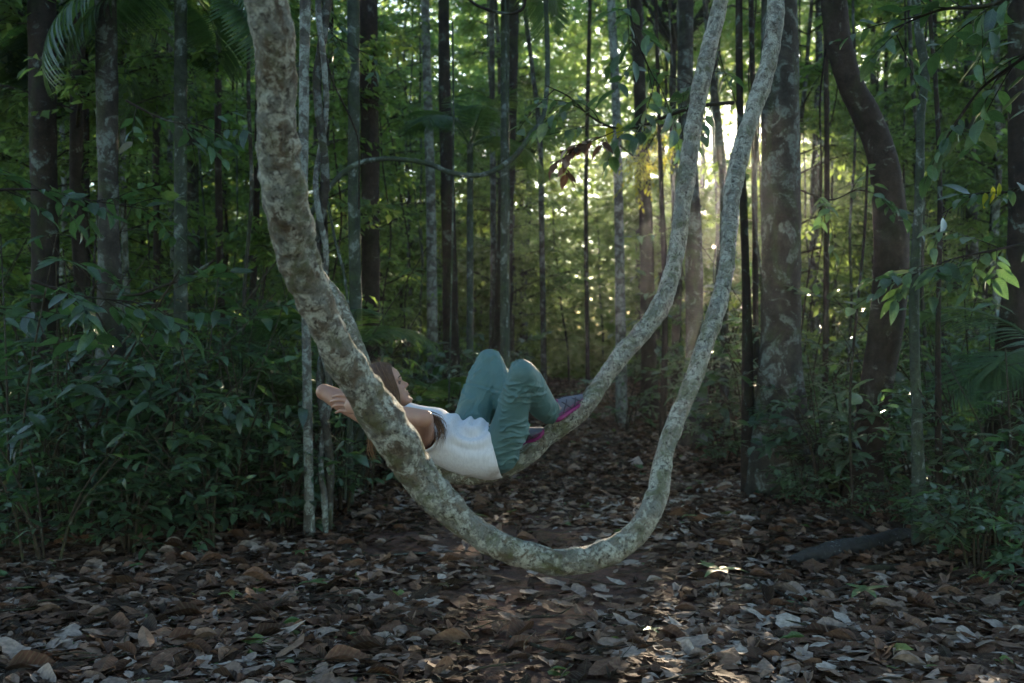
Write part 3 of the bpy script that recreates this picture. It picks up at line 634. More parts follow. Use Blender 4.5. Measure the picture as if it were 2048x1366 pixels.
# seam ridge across the thigh (zip-off trousers)
for (p0, p1, f) in ((hip_n, kne_n, .78), (hip_f, kne_f, .62)):
    d = norm(p1 - p0); s = (V - p0) @ d - np.linalg.norm(p1 - p0) * f; rr = np.linalg.norm((V - p0) - ((V - p0) @ d)[:, None] * d, axis=1)
    V += N * ((.004 * np.exp(-(s / .006) ** 2) - .003 * np.exp(-((s - .012) / .006) ** 2)) * (rr < .13))[:, None]
setv(tr, V)
m, nt, b, o = newmat('trouser_cloth'); tcx = node(nt, 'ShaderNodeTexCoord')
n1 = noise(nt, tcx.outputs['Object'], 9, 4); c = mix(nt, n1, (0.05, 0.118, 0.118), (0.085, 0.175, 0.175)); nt.links.new(c, b.inputs['Base Color'])
b.inputs['Roughness'].default_value = 0.6; bump(nt, b, noise(nt, tcx.outputs['Object'], 60, 4), .35, .003)
pobj('trousers', tr, m)
# open cuffs at the ankle (trouser legs), shirt
G = Geo()
fw = norm(pelv - neck_b); bel = norm(np.array([.42, 0, .9]))
limb(G, [(*(neck_b + [-.006, 0, .0]), .088), (*(neck_b * .45 + chest * .55), .108), (*(chest + [.01, 0, .004]), .122), (*(chest * .5 + waist * .5 + [0, 0, .003]), .121), (*(waist + [.0, 0, .0]), .124), (*(pelv * .6 + waist * .4 + [.0, 0, .002]), .130), (*(pelv + [.0, 0, .004]), .132)], 36,
     ab=[1.35, 1.4, 1.38, 1.3, 1.25, 1.3, 1.35], side=bel)
limb(G, [(*(chest * .5 + sh_n * .5), .085), (*(sh_n + [-.004, .015, -.004]), .07), (*(sh_n + np.array([.000, -.035, -.004])), .064)], 24)
limb(G, [(*(chest * .5 + sh_f * .5), .085), (*sh_f, .07), (*(sh_f * .75 + el_f * .25), .06)], 24)
st = remesh(G, 0.0045, 10, 0.5)
bm = bmesh.new(); bm.from_mesh(st)
hemp = at(991, 900, 4.6)
def cut(pt, nr, cond):
    bmesh.ops.bisect_plane(bm, geom=bm.verts[:] + bm.edges[:] + bm.faces[:], plane_co=Vector(pt), plane_no=Vector(nr), clear_outer=False, clear_inner=False)
    kill = [f for f in bm.faces if (Vector(nr).dot(f.calc_center_median() - Vector(pt)) > 1e-5) and cond(f.calc_center_median())]
    bmesh.ops.delete(bm, geom=kill, context='FACES')
cut(hemp, norm(np.array([.90, 0, .22])), lambda c: True)
adir = norm(el_n - sh_n + np.array([0, 0, .0])); sc_ = sh_n + adir * .052
cut(sc_, adir, lambda c: (c - Vector(sc_)).length < .12)
nd = norm(hp(0, 0, -.1) - neck_b); nc = neck_b + nd * .052
cut(nc, nd, lambda c: (c - Vector(nc)).length < .13)
bmesh.ops.delete(bm, geom=[v for v in bm.verts if not v.link_faces], context='VERTS')
bm.to_mesh(st); bm.free(); st.update(); V, N = mv(st)
bs = [(chest, waist, .014, 13, 3.2, .8), (waist, pelv + [.05, 0, -.01], .019, 18, 3.0, 2.2), (chest, sh_n, .007, 50, 1.5, .2)]
V = wrinkle(V, N, bs, 77)
# big soft drape folds fanning out from the navel and flare at the hem
c0 = at(945, 850, 4.50); d0 = V - c0; rr = np.sqrt(d0[:, 0] ** 2 + (d0[:, 2] * 1.2) ** 2)
V += N * (0.016 * np.sin(rr * 80 + 1.2 * vnoise(V * 8, 5)) * np.exp(-(rr / .11) ** 2))[:, None]
hd = (V - hemp) @ norm(np.array([.90, 0, .22])); fl = np.exp(hd / .03)
ang = np.arctan2(V[:, 1] - hemp[1], V[:, 2] - hemp[2]); V += N * ((0.004 + 0.007 * np.sin(ang * 6 + 1)) * fl)[:, None]
low = np.clip((hemp[2] - .03 - V[:, 2]) / .08, 0, 1) * np.exp(hd / .05); V += np.outer(low, [-.004, -.002, .012])
setv(st, V)
m, nt, b, o = newmat('shirt_cotton'); tcx = node(nt, 'ShaderNodeTexCoord')
n1 = noise(nt, mapping(nt, tcx.outputs['Object'], (120, 120, 25)), 1, 4); c = mix(nt, ramp(nt, n1, [(.35, g(0)), (.6, g(1))]), (0.62, 0.62, 0.64), (0.71, 0.71, 0.73)); nt.links.new(c, b.inputs['Base Color'])
b.inputs['Roughness'].default_value = 0.85; b.inputs['Specular IOR Level'].default_value = .15; bump(nt, b, noise(nt, tcx.outputs['Object'], 180, 3), .2, .001)
so = pobj('shirt', st, m); md = so.modifiers.new('thick', 'SOLIDIFY'); md.thickness = 0.0025; md.offset = 1
G = Geo(); ax_ = norm(np.cross(adir, [0, 0, 1])); bx_ = np.cross(adir, ax_)
# shoes
def shoe(heel, toe, up, label, k):
    d = norm(toe - heel); L = np.linalg.norm(toe - heel); up = norm(up - d * up.dot(d)); sd = np.cross(d, up)
    t = np.array([0, .04, .12, .25, .4, .55, .7, .82, .92, .98, 1.0]); w = np.array([.012, .026, .034, .035, .036, .041, .046, .045, .036, .02, .006])
    hh = np.array([.045, .066, .082, .084, .082, .071, .056, .046, .038, .03, .02]); lift = np.array([.006, .002, 0, 0, 0, 0, 0, .002, .007, .013, .017])
    tt = np.linspace(0, 1, 60); w_, h_, l_ = np.interp(tt, t, w), np.interp(tt, t, hh), np.interp(tt, t, lift)
    e = empty('shoe', (0, 0, 0), label, None); e.parent = person; e.location = (0, 0, 0); del_k = None
    def ring(G, ws, zb, zt, pw, mi=0, tint=.5):
        n = 28; th = np.linspace(0, 2 * math.pi, n, endpoint=False); V = []
        for i_ in range(60):
            z0, z1 = zb[i_], zt[i_]; c_ = (z0 + z1) / 2; hz = (z1 - z0) / 2
            cs = np.sign(np.cos(th)) * np.abs(np.cos(th)) ** pw; sn_ = np.sign(np.sin(th)) * np.abs(np.sin(th)) ** pw
            V.append(heel + d * tt[i_] * L + sd * (cs * ws[i_])[:, None] + up * (c_ + sn_ * hz)[:, None])
        V = np.array(V).reshape(-1, 3); i2 = np.arange(59)[:, None] * n; j = np.arange(n)[None]; jn = (j + 1) % n
        q = np.stack([i2 + j, i2 + jn, i2 + n + jn, i2 + n + j], -1).reshape(-1, 4); G.add(V - pinv, q, tint, None, mi)
    G = Geo(); ring(G, w_ + .003, l_ - .004 + .002 * np.sin(tt * 70), l_ + .022 - .006 * tt, .55)
    obj('sole', G.mesh('sole', SM['sole']), e)
    G = Geo(); ring(G, w_, l_ + .008, h_ * 1.0, .85); obj('upper', G.mesh('upper', SM['upper']), e)
    G = Geo()
    for (t0, z0, t1, z1) in ((.18, .02, .46, .068), (.44, .02, .3, .072), (.5, .018, .66, .052), (.72, .018, .56, .06)):
        for s in (-1, 1):
            pp = []
            for f in np.linspace(0, 1, 8):
                a, z = t0 + (t1 - t0) * f, z0 + (z1 - z0) * f; wa = np.interp(a, t, w); ha = np.interp(a, t, hh)
                x = np.clip((z - ha * .5) / (ha * .5), -1, 1); wid = wa * (1 - abs(x) ** 2.3) ** .45 if x > 0 else wa
                pp.append(heel - pinv + d * a * L + sd * s * (wid + .001) + up * z)
            tube(G, pp, .0034, 6, 14)
    obj('overlay', G.mesh('overlay', SM['dark']), e)
    G = Geo(); pp = [heel - pinv + d * (L * (.15 + .13 * math.cos(a))) + sd * .031 * math.sin(a) + up * (.083 + .004 * math.cos(a)) for a in np.linspace(0, 6.283, 16)]
    tube(G, pp, .0045, 8, 40); tube(G, [heel - pinv + d * a * L + sd * np.interp(a, t, w) * 1.02 + up * (.03 - .006 * a) for a in np.linspace(.05, .95, 12)], .002, 6, 30)
    tube(G, [heel - pinv + d * a * L - sd * np.interp(a, t, w) * 1.02 + up * (.03 - .006 * a) for a in np.linspace(.05, .95, 12)], .002, 6, 30)
    obj('trim', G.mesh('trim', SM['sole']), e)
    G = Geo()
    for a in np.linspace(.36, .64, 5):
        ha = np.interp(a, t, hh); tube(G, [heel - pinv + d * (a * L + .004 * s) + sd * .017 * s + up * (ha + .002 - .004 * abs(s)) for s in (-1, -.5, 0, .5, 1)], .0018, 5, 8)
    obj('laces', G.mesh('laces', SM['dark']), e)
    G = Geo(); ank = heel + d * L * .17 + up * .06; lg = norm((ank_n if k == 0 else ank_f) - ank)
    return ank
SM = dict(sole=plain('shoe_sole', (0.22, 0.018, 0.12), .5, .4, 40, .002, .15), upper=plain('shoe_upper', (0.13, 0.135, 0.17), .7, .2, 260, .001, .2, 60), dark=plain('shoe_dark', (0.055, 0.055, 0.075), .6))
s1 = shoe(at(1108, 846, 4.60), at(1170, 799, 4.74), np.array([-.50, -.25, .83]), 'grey running shoe with magenta sole, the upper of the two on the liana', 0)
s2 = shoe(at(1032, 898, 4.70), at(1094, 868, 4.64), np.array([-.35, -.1, .93]), 'grey running shoe with magenta sole, half hidden behind the near thigh', 1)
G = Geo(); tube(G, [at(1104, 815, 4.63) - pinv, s1 - pinv, s1 - pinv + np.array([.02, 0, -.02])], [.034, .032, .03], 16, 12)
tube(G, [at(1042, 872, 4.70) - pinv, s2 - pinv, s2 - pinv + np.array([.01, 0, -.02])], [.034, .032, .03], 16, 12)
obj('sock', G.mesh('sock', plain('sock', (0.35, 0.25, 0.22), .8)), person)
# ------------------------------------------------------------------ foliage generators
T_far = [leaf_tpl(3, w, f, d, 0.1, 0.85, s) for s, (w, f, d) in enumerate([(0.24, .25, .15), (0.2, .4, .3), (0.3, .1, .1)])]
T_mid = [leaf_tpl(5, w, f, d, 0.04, 0.8, s, wv) for s, (w, f, d, wv) in enumerate([(0.2, .25, .25, .01), (0.24, .15, .4, .015), (0.16, .35, .15, .01), (0.22, .2, .5, .02)])]
T_slim = [leaf_tpl(6, w, f, d, 0.03, 0.85, s, wv) for s, (w, f, d, wv) in enumerate([(0.13, .3, .35, .012), (0.11, .2, .55, .012), (0.15, .3, .2, .01)])]
T_broad = [leaf_tpl(7, w, f, d, 0.03, 0.75, s, wv) for s, (w, f, d, wv) in enumerate([(0.21, .2, .12, .012), (0.25, .12, .25, .012), (0.18, .25, .35, .012)])]
def put(GL, tpls, P, D, N, S, tint, r, mi=0):
    if not len(P): return
    P, D, N, S, tint = map(np.asarray, (P, D, N, S, tint)); k = r.integers(0, len(tpls), len(P))
    for a in range(len(tpls)):
        s = k == a
        if s.any(): scatter(GL, tpls[a], P[s], D[s], N[s], S[s], tint[s], mi)
def spray(r, GW, acc, p, d, L, leafL, nleaf, rad, droop=0.3, hang=0.28, seg=4):
    """one leafy twig: a curved stem with alternate leaves along it"""
    d = norm(d); pts = [p]; q = p.copy(); dd = d.copy(); st = 5
    for i in range(st):
        dd = norm(dd + np.array([0, 0, -droop / st]) + r.normal(0, .07, 3)); q = q + dd * L / st; pts.append(q.copy())
    pts = np.array(pts)
    if GW is not None: tube(GW, pts, np.linspace(rad, rad * .35, len(pts)), seg, 7, cap=False)
    side = norm(np.cross(dd, [0, 0, 1.0]) + 1e-6)
    for i in range(nleaf):
        t = 0.22 + 0.78 * (i + r.random() * .5) / nleaf; x = min(t, .999) * st; i0 = int(x); pp = pts[i0] * (1 - x + i0) + pts[i0 + 1] * (x - i0)
        sg = 1 if i % 2 else -1
        if t > .93: sg *= .2
        ld = norm(d * .55 + side * sg * .85 + np.array([0, 0, r.normal(-hang, .3)]) + r.normal(0, .16, 3))
        acc.append((pp, ld, np.array([r.normal(0, .42), r.normal(0, .42), 1.0]), leafL * r.uniform(.5, 1.25) * (1 - .25 * abs(t - .55)), np.clip(r.normal(.45, .26), 0, .97)))
def flush(GL, acc, tpls, r, mi=0):
    if acc: put(GL, tpls, *[np.array(x) for x in zip(*acc)], r, mi)
def sapling(seed, H, z0, nb, bl, leafL, nleaf, rad, tp, lean=.04):
    """slender forest tree: thin stem, leafy branches in loose layers from z0 to H"""
    r = np.random.default_rng(seed); GW, GB, GL, acc = Geo(), Geo(), Geo(), []
    n = 9; xs = np.cumsum(r.normal(0, lean, (n, 2)), 0); zs = np.linspace(-.15, H, n); P = np.column_stack([xs, zs]); P[0, :2] = P[1, :2] * .3
    tube(GW, P, np.linspace(rad, rad * .4, n), 8, 26)
    for k in range(nb):
        t = (k + r.random()) / nb; z = z0 + (H - z0) * t ** .9; i = np.interp(z, zs, np.arange(n)); i0 = min(int(i), n - 2); p = P[i0] * (1 - i + i0) + P[i0 + 1] * (i - i0)
        a = r.random() * 6.283; L = bl * r.uniform(.5, 1.15) * (1 - .35 * t); d = np.array([math.cos(a), math.sin(a), r.uniform(0, .5)])
        q = p + norm(d) * L; mid = p + norm(d) * L * .5 + [0, 0, .06 * L]
        tube(GB, [p, mid, q], [rad * .3, rad * .2, rad * .08], 4, 6, cap=False)
        for s in range(int(12 + L * 11)):
            f = r.uniform(.25, 1); pp = p + (q - p) * f + [0, 0, .06 * L * math.sin(f * 3.1)]; a2 = a + r.normal(0, .8)
            spray(r, GB, acc, pp, np.array([math.cos(a2), math.sin(a2), r.uniform(-.25, .3)]), r.uniform(.3, .65), leafL, nleaf, rad * .07, seg=3)
    flush(GL, acc, tp, r); return GW, GB, GL
def canopy(seed, R, hz, ncl, leafL, nleaf, tp):
    r = np.random.default_rng(seed); GB, GL, acc = Geo(), Geo(), []
    for k in range(ncl):
        a = r.random() * 6.283; rr = R * r.random() ** .5; z = r.uniform(-.5, .6) * hz * (1 - (rr / R) ** 2 * .5); e = np.array([math.cos(a) * rr, math.sin(a) * rr, z])
        if r.random() < .5: tube(GB, [(0, 0, -hz * .7), e * .5 + [0, 0, -.1 * hz], e], [.05, .03, .012], 4, 7, cap=False)
        for s in range(9):
            a2 = r.random() * 6.283; spray(r, GB, acc, e + r.normal(0, .35, 3), np.array([math.cos(a2), math.sin(a2), r.uniform(-.4, .3)]), r.uniform(.4, .8), leafL, nleaf, .006, seg=3)
    flush(GL, acc, tp, r); return GB, GL
def shrub(seed, H, ns, leafL, nleaf, tp, spread=.5, up=.4, sub=4):
    r = np.random.default_rng(seed); GW, GL, acc = Geo(), Geo(), []
    for k in range(ns):
        a = r.random() * 6.283; h = H * r.uniform(.55, 1.05); b = np.array([math.cos(a), math.sin(a), 0]) * r.uniform(0, .12) * H; ln = r.uniform(.1, spread) * h
        P = [b + [0, 0, -.05], b + np.array([math.cos(a) * ln * .3, math.sin(a) * ln * .3, h * .5]), b + np.array([math.cos(a) * ln, math.sin(a) * ln, h])]
        tube(GW, P, [.011, .008, .004], 6, 12, cap=False); C = spline(np.array(P), 12)
        for s in range(sub):
            t = .3 + .7 * (s + r.random()) / sub; p = C[min(int(t * 11), 11)]; a2 = a + r.normal(0, 1.5)
            spray(r, GW, acc, p, np.array([math.cos(a2), math.sin(a2), up * r.uniform(-.2, 1)]), r.uniform(.25, .55) * min(H, 1.3), leafL, nleaf, .0035, droop=.45, hang=0.02)
    flush(GL, acc, tp, r); return GW, GL
def frond(r, L, n, lw, droop=.8, leafl=.35, vang=.35):
    """one pinnate palm leaf arching along +Y"""
    G = Geo(); t = np.linspace(0, 1, 12); el = 1.0; P = [np.zeros(3)]
    for i in range(11):
        e = el - droop * (i / 11) ** 1.2 * 1.8; P.append(P[-1] + np.array([0, math.cos(e), math.sin(e)]) * L / 11)
    P = np.array(P); tube(G, P, np.linspace(.011, .002, 12), 5, 24, cap=False, tint=.5); D = spline(P, n * 2); T = norm(np.gradient(D, axis=0)); acc = []
    for i in range(int(n * .28), n * 2):
        for s in (-1, 1):
            f = i / (n * 2); ll = leafl * L * (math.sin(math.pi * min(1, (f - .1) * 1.05)) ** .6 if f > .12 else .2) + .05
            d = norm(T[i] * (.45 + .5 * f) + np.array([s * .9, 0, 0]) + [0, 0, -.12 + r.normal(0, .05)]); nn = np.cross(np.array([s, 0, vang]), T[i]) * s
            nn = np.array([-s * vang, -T[i][2], T[i][1]]); acc.append((D[i], d, nn, ll, np.clip(.4 + r.normal(0, .12), 0, 1)))
    k = [np.array(x) for x in zip(*acc)]; scatter(G, leaf_tpl(5, lw, .5, .25, 0, .8, 3), *k); return G

# ------------------------------------------------------------------ named trees of the photograph
def make_tree(name, pts, Y, mat, label, cat='tree', crown=None, H=None, rough=.06, seg=20, wob=0.02, flare=1.55, seed=1, group=None):
    """pts rows (px, py, width px) from top of frame down to the foot, all at distance Y"""
    P = [at(a, b, Y) for a, b, w in pts]; R = [w / FPX * Y / 2 for a, b, w in pts]; zt = P[0][2]
    foot = P[-1].copy(); foot[2] = gz(foot[0], foot[1]) - .12
    d = P[0] - P[1]; d = d / max(d[2], .3); H = H or 11.0
    top = P[0] + np.array([d[0] * (H - zt) * .6, 0, H - zt]); mid = P[0] + np.array([d[0] * (H - zt) * .4, 0, (H - zt) * .5])
    allP = np.vstack([[top], [mid], P, [foot]]) if P[-1][2] > foot[2] + .25 else np.vstack([[top], [mid], P[:-1], [foot]])
    allR = np.array([R[0] * .6, R[0] * .85] + R + [R[-1] * flare]) if P[-1][2] > foot[2] + .25 else np.array([R[0] * .6, R[0] * .85] + R[:-1] + [R[-1] * flare])
    base = np.array([foot[0], foot[1], gz(foot[0], foot[1])]); e = empty(name, tuple(base), label, cat, group)
    def dsp(Pp, L, T, Rr):
        p = Pp.reshape(-1, 3); return ((rough * fbm(p * [7, 7, 2.2], 3, seed) + rough * .5 * vnoise(p * [28, 28, 5], seed + 5)) * Rr.ravel() + .0).reshape(Rr.shape)
    G = Geo(); n = int(H * 22); tube(G, allP[::-1] - base, allR[::-1], seg, min(n, 330), dsp)
    t = obj('trunk', G.mesh(name + '_trunk', mat), e)
    if crown is not None:
        cm = CROWN[crown]
        for nm, me in (('limbs', cm[0]), ('crown', cm[1])):
            o = obj(nm, me, e, tuple(top - base + [0, 0, .6])); o.rotation_euler = (0, 0, seed * 1.7)
    return e
CROWN = []
for k in range(3):
    GB, GL = canopy(100 + k, 2.6, 2.2, 60, .17, 7, T_far); CROWN.append((GB.mesh('limbs', M['wood']), GL.mesh('crown', M['leaf'])))

TR = [
 ('dark_trunk_tree', [(84, 0, 52), (86, 250, 50), (90, 520, 52), (94, 850, 60)], 9.6, 'bark_dark', 'broad dark trunk nearest the left edge, rising behind the palm fronds', 0),
 ('lichen_trunk_tree', [(211, 0, 42), (215, 250, 41), (218, 480, 42), (226, 1000, 54)], 8.6, 'bark_mottled', 'mottled grey trunk standing just right of the broad dark one', 1),
 ('slender_tree', [(170, 0, 14), (171, 300, 15), (173, 600, 17), (176, 950, 18)], 10.5, 'bark_dark', 'thin straight trunk between the broad dark trunk and the mottled one', None),
 ('grey_trunk_tree', [(370, 0, 34), (377, 300, 36), (383, 600, 38), (388, 830, 42)], 15.5, 'bark_mottled', 'dull grey trunk behind hanging palm fronds left of the thick liana', 2),
 ('slender_tree', [(306, 0, 11), (312, 300, 12), (314, 840, 15)], 13, 'bark_brown', 'thin brown stem between the mottled trunk and the dull grey one', None),
 ('slender_tree', [(440, 0, 13), (436, 300, 14), (447, 840, 17)], 13, 'bark_brown', 'thin brown stem a little left of the thick liana', None),
 ('slender_tree', [(520, 0, 12), (512, 450, 13), (505, 600, 14), (503, 860, 15)], 12, 'bark_dark', 'thin dark stem half hidden by the top of the thick liana', None),
 ('pale_pole_tree', [(610, 0, 21), (608, 180, 20), (607, 400, 19), (613, 700, 18), (618, 1000, 20)], 7.6, 'bark_pale', 'pale straight pole tree close beside the twisted stem', None),
 ('ringed_trunk_tree', [(707, 0, 24), (708, 400, 24), (712, 640, 24), (716, 900, 26)], 9.8, 'bark_green', 'greenish ringed trunk touching the brown trunk behind the woman', None),
 ('brown_trunk_tree', [(737, 0, 36), (740, 300, 37), (741, 560, 38), (742, 880, 44)], 11.5, 'bark_brown', 'brown trunk with pale spots behind the greenish ringed one', 1),
 ('grey_trunk_tree', [(850, 0, 17), (855, 180, 18), (862, 420, 20), (866, 800, 24)], 17.5, 'bark_pale', 'pale grey slim trunk, second to the right of the brown spotted one', 2),
 ('dark_trunk_tree', [(887, 0, 22), (890, 200, 25), (897, 430, 29), (902, 700, 34), (904, 830, 40)], 16, 'bark_dark', 'dark fluted trunk rising behind the raised knees, left of the forked liana', 0),
 ('dark_trunk_tree', [(1024, 0, 28), (1019, 200, 32), (1012, 420, 32), (1004, 700, 38), (1000, 800, 44)], 19, 'bark_dark', 'tall dark trunk in the centre, above the raised knees', 1),
 ('slender_tree', [(983, 0, 11), (985, 250, 12), (987, 500, 14), (984, 780, 16)], 21, 'bark_mottled', 'grey slender stem close left of the tall dark centre trunk', None),
 ('slender_tree', [(1048, 0, 9), (1066, 150, 10), (1080, 280, 11), (1084, 500, 12), (1088, 780, 13)], 20, 'bark_mottled', 'crooked grey stem right of the tall dark centre trunk', None),
 ('pale_trunk_tree', [(1222, 0, 17), (1232, 200, 18), (1238, 450, 19), (1243, 800, 24)], 18, 'bark_pale', 'pale slim trunk left of the sun shafts', 2),
 ('brown_trunk_tree', [(1272, 0, 24), (1280, 200, 25), (1291, 420, 27), (1298, 760, 34)], 19, 'bark_brown', 'hazy brown trunk standing under the sunlit leaf clump', 0),
 ('grey_trunk_tree', [(1371, 0, 32), (1372, 240, 32), (1386, 480, 36), (1390, 700, 38), (1393, 885, 46)], 13.8, 'bark_mottled', 'grey trunk standing between the two liana loops', 1),
 ('slender_tree', [(1478, 0, 14), (1479, 160, 14), (1482, 300, 15), (1493, 600, 18), (1497, 985, 21)], 9.6, 'bark_dark', 'black slender stem beside the big spotted trunk', None),
 ('slender_tree', [(1502, 0, 11), (1508, 300, 11), (1512, 700, 13), (1514, 900, 14)], 12, 'bark_dark', 'thin dark stem squeezed between black stem and big spotted trunk', None),
 ('spotted_trunk_tree', [(1559, 0, 70), (1561, 200, 73), (1562, 450, 78), (1561, 700, 82), (1556, 975, 96)], 9.6, 'bark_mottled', 'big straight trunk spotted with pale lichen, right of the lianas', 0),
 ('leaning_tree', [(1668, 0, 50), (1676, 80, 50), (1698, 160, 50), (1732, 230, 54), (1763, 310, 56), (1777, 400, 62), (1782, 520, 68), (1774, 640, 66), (1752, 780, 62), (1728, 960, 74)], 8.9, 'bark_brown', 'leaning brown trunk that bends like a bow on the right', 1),
 ('slender_tree', [(1832, 0, 17), (1842, 90, 18), (1851, 150, 18), (1842, 230, 17), (1838, 400, 18), (1828, 600, 20), (1834, 850, 22), (1842, 1085, 24)], 7.0, 'bark_green', 'mossy slender crooked stem right of the leaning brown trunk', None),
 ('slender_tree', [(1858, 0, 8), (1872, 180, 9), (1880, 400, 10), (1876, 700, 11), (1880, 1060, 12)], 7.3, 'bark_dark', 'thinnest dark stem, close right of the mossy crooked one', None),
 ('dark_trunk_tree', [(2034, 0, 34), (2036, 250, 36), (2036, 500, 44), (2024, 720, 70), (2010, 960, 100)], 8.4, 'bark_dark', 'dark trunk with a swollen foot cut by the right edge', 2),
 ('grey_trunk_tree', [(1937, 0, 20), (1940, 250, 21), (1944, 500, 24), (1944, 800, 26)], 16, 'bark_mottled', 'greyish trunk seen through leaves near the right edge', 0),
 ('slender_tree', [(1652, 120, 10), (1654, 350, 11), (1652, 600, 12), (1650, 850, 14)], 13, 'bark_brown', 'thin stem in the bright gap right of the spotted trunk', None),
 ('slender_tree', [(1420, 100, 12), (1438, 260, 15), (1447, 400, 16), (1450, 800, 18)], 14.5, 'bark_mottled', 'leaning thin stem seen between the liana tops', None),
 ('slender_tree', [(1320, 300, 9), (1330, 600, 12), (1326, 840, 15)], 15, 'bark_brown', 'brown slender stem between the foot of grey trunk and far liana', None),
 ('slender_tree', [(1180, 0, 8), (1172, 400, 9), (1176, 790, 10)], 24, 'bark_dark', 'distant thin stem above the shoes', None),
]
for k, (nm, pts, Yd, mt, lab, cr) in enumerate(TR):
    make_tree(nm, pts, Yd, M[mt], lab, crown=cr, H=max(9.5, 1.5 + Yd * .36 + 2.5 + (k % 3)), seed=k + 3, seg=28 if pts[0][2] > 30 else 14)
    TRX = 0
for k, (x, y, h, lab) in enumerate([(-6.3, 2.5, 6.0, 'unseen canopy tree beside the glade on the left, added for shade'), (-5.5, -1.5, 6.0, 'unseen canopy tree behind the viewpoint on the left, added for shade'), (5.3, 6.2, 6.4, 'unseen overhanging canopy tree at the right of the glade, added for shade'),
    (6.3, 2.2, 6.0, 'unseen canopy tree beside the glade on the right, added for shade'), (5.4, -2.0, 6.0, 'unseen canopy tree behind the viewpoint on the right, added for shade'), (-9, 5.5, 7, 'unseen canopy tree deep in the wood on the left, added for shade'), (9, 5.5, 7, 'unseen canopy tree deep in the wood on the right, added for shade'), (-2.6, -6, 6.5, 'unseen canopy tree straight behind the viewpoint, added for shade'), (3.0, -7, 6.5, 'unseen second canopy tree behind the viewpoint, added for shade')]):  # unseen trees added round the glade to shade its sides and back
    e = empty('canopy_tree', (x, y, gz(x, y)), lab, 'tree', 'unseen canopy trees added to shade the glade', k * 1.3); G = Geo()
    tube(G, [(0, 0, -.1), (.1, .05, h * .5), (0, 0, h + .6)], [.11, .09, .05], 14, 120, lambda P, L, T, R: R * .06 * fbm(P.reshape(-1, 3) * [7, 7, 2], 2, k).reshape(R.shape)); obj('trunk', G.mesh('trunk', M['bark_mottled']), e)
    for nm, me in (('limbs', CROWN[k % 3][0]), ('crown', CROWN[k % 3][1])):
        o = obj(nm, me, e, (0, 0, h + 1.2)); o.scale = (1.2,) * 3
# twisted stem: two strands winding round each other
def strand(cx, Y, r0, R, ph, turns, y0, y1):
    P = []
    for t in np.linspace(0, 1, 70):
        py = y0 + (y1 - y0) * t; c = at(np.interp(py, [-300, 0, 150, 300, 450, 600, 1000], [652, 648, 640, 645, 640, 643, 655]) + cx, py, Y); a = ph + turns * 6.283 * t + .6 * math.sin(t * 9)
        P.append(c + np.array([math.cos(a) * R, math.sin(a) * R, 0]))
    return np.array(P)
e = empty('twisted_liana', tuple(at(655, 1000, 7.7)), 'pair of grey stems twisted round each other beside the pale pole', 'liana')
for k, (rad, ph, R_) in enumerate(((.034, 0, .026), (.024, 3.1, .042))):
    G = Geo(); P = strand(0, 7.7, 0, R_, ph, 4.2, -300, 1010); P[-1][2] = -.1; tube(G, P - np.array(e.location), rad, 14, 420, vine_disp([], 91 + k, 1.2)); obj('strand', G.mesh('strand', M['bark_pale'] if k else M['bark_mottled']), e)
# thin lianas
def thin(name, pts, w, mat, label, seed=3, Y=None, group=None):
    P = np.array([at(a, b, d) for a, b, d in pts]); b0 = P[-1].copy(); e_ = None; G = Geo()
    tube(G, P, np.array(w) * np.array([p[2] for p in pts]) / FPX / 2 if not np.isscalar(w) else w, 10, 40 * len(pts), vine_disp([], seed, 1.0))
    o = obj(name, G.mesh(name, mat)); return tag(o, label, 'liana', group)
thin('thin_liana', [(560, 520, 9.0), (640, 400, 9.0), (700, 335, 9.1), (770, 318, 9.2), (850, 326, 9.2), (900, 345, 9.2), (945, 351, 9.2), (985, 343, 9.2), (1030, 312, 9.3), (1060, 270, 9.4), (1088, 225, 9.6), (1095, 100, 10), (1085, -120, 10)], .024, M['bark_green'], 'thin wavy liana sagging across between the trunks above the woman')
thin('thin_liana', [(900, -60, 8), (940, 0, 8), (975, 19, 8), (1010, 27, 8), (1035, 24, 8), (1050, 5, 8), (1055, -60, 8)], .012, M['bark_dark'], 'short dark liana hanging in a curve at the top centre')
thin('thin_liana', [(655, 400, 8.2), (670, 480, 8.2), (690, 560, 8.2), (700, 700, 8.2), (690, 1000, 8.2)], .012, M['bark_green'], 'thin slanting stem behind the thick liana near her head')
thin('thin_liana', [(640, 60, 7.7), (665, 160, 7.7), (700, 235, 7.8), (717, 290, 7.9), (718, 420, 7.9)], .007, M['bark_dark'], 'wiry dark liana running from twisted stem to ringed trunk')
thin('thin_liana', [(1010, -60, 9.5), (1014, 200, 9.5), (1018, 400, 9.5), (1014, 700, 9.5), (1020, 960, 9.5)], .010, M['bark_green'], 'straight cord of liana hanging in front of the centre trunk')
thin('thin_liana', [(905, 40, 10.5), (907, 300, 10.5), (902, 620, 10.5), (895, 900, 10.5)], .010, M['bark_green'], 'straight cord of liana hanging before the dark fluted trunk')
thin('thin_liana', [(1735, 330, 7.4), (1728, 480, 7.4), (1712, 640, 7.4), (1700, 800, 7.4), (1705, 1010, 7.4)], .010, M['bark_dark'], 'dark bowed whip of liana in front of the leaning trunk')
thin('thin_liana', [(430, 520, 8), (370, 556, 8), (320, 574, 8), (270, 590, 8), (210, 585, 8)], .012, M['bark_dark'], 'dark dead branch lying across the left undergrowth')

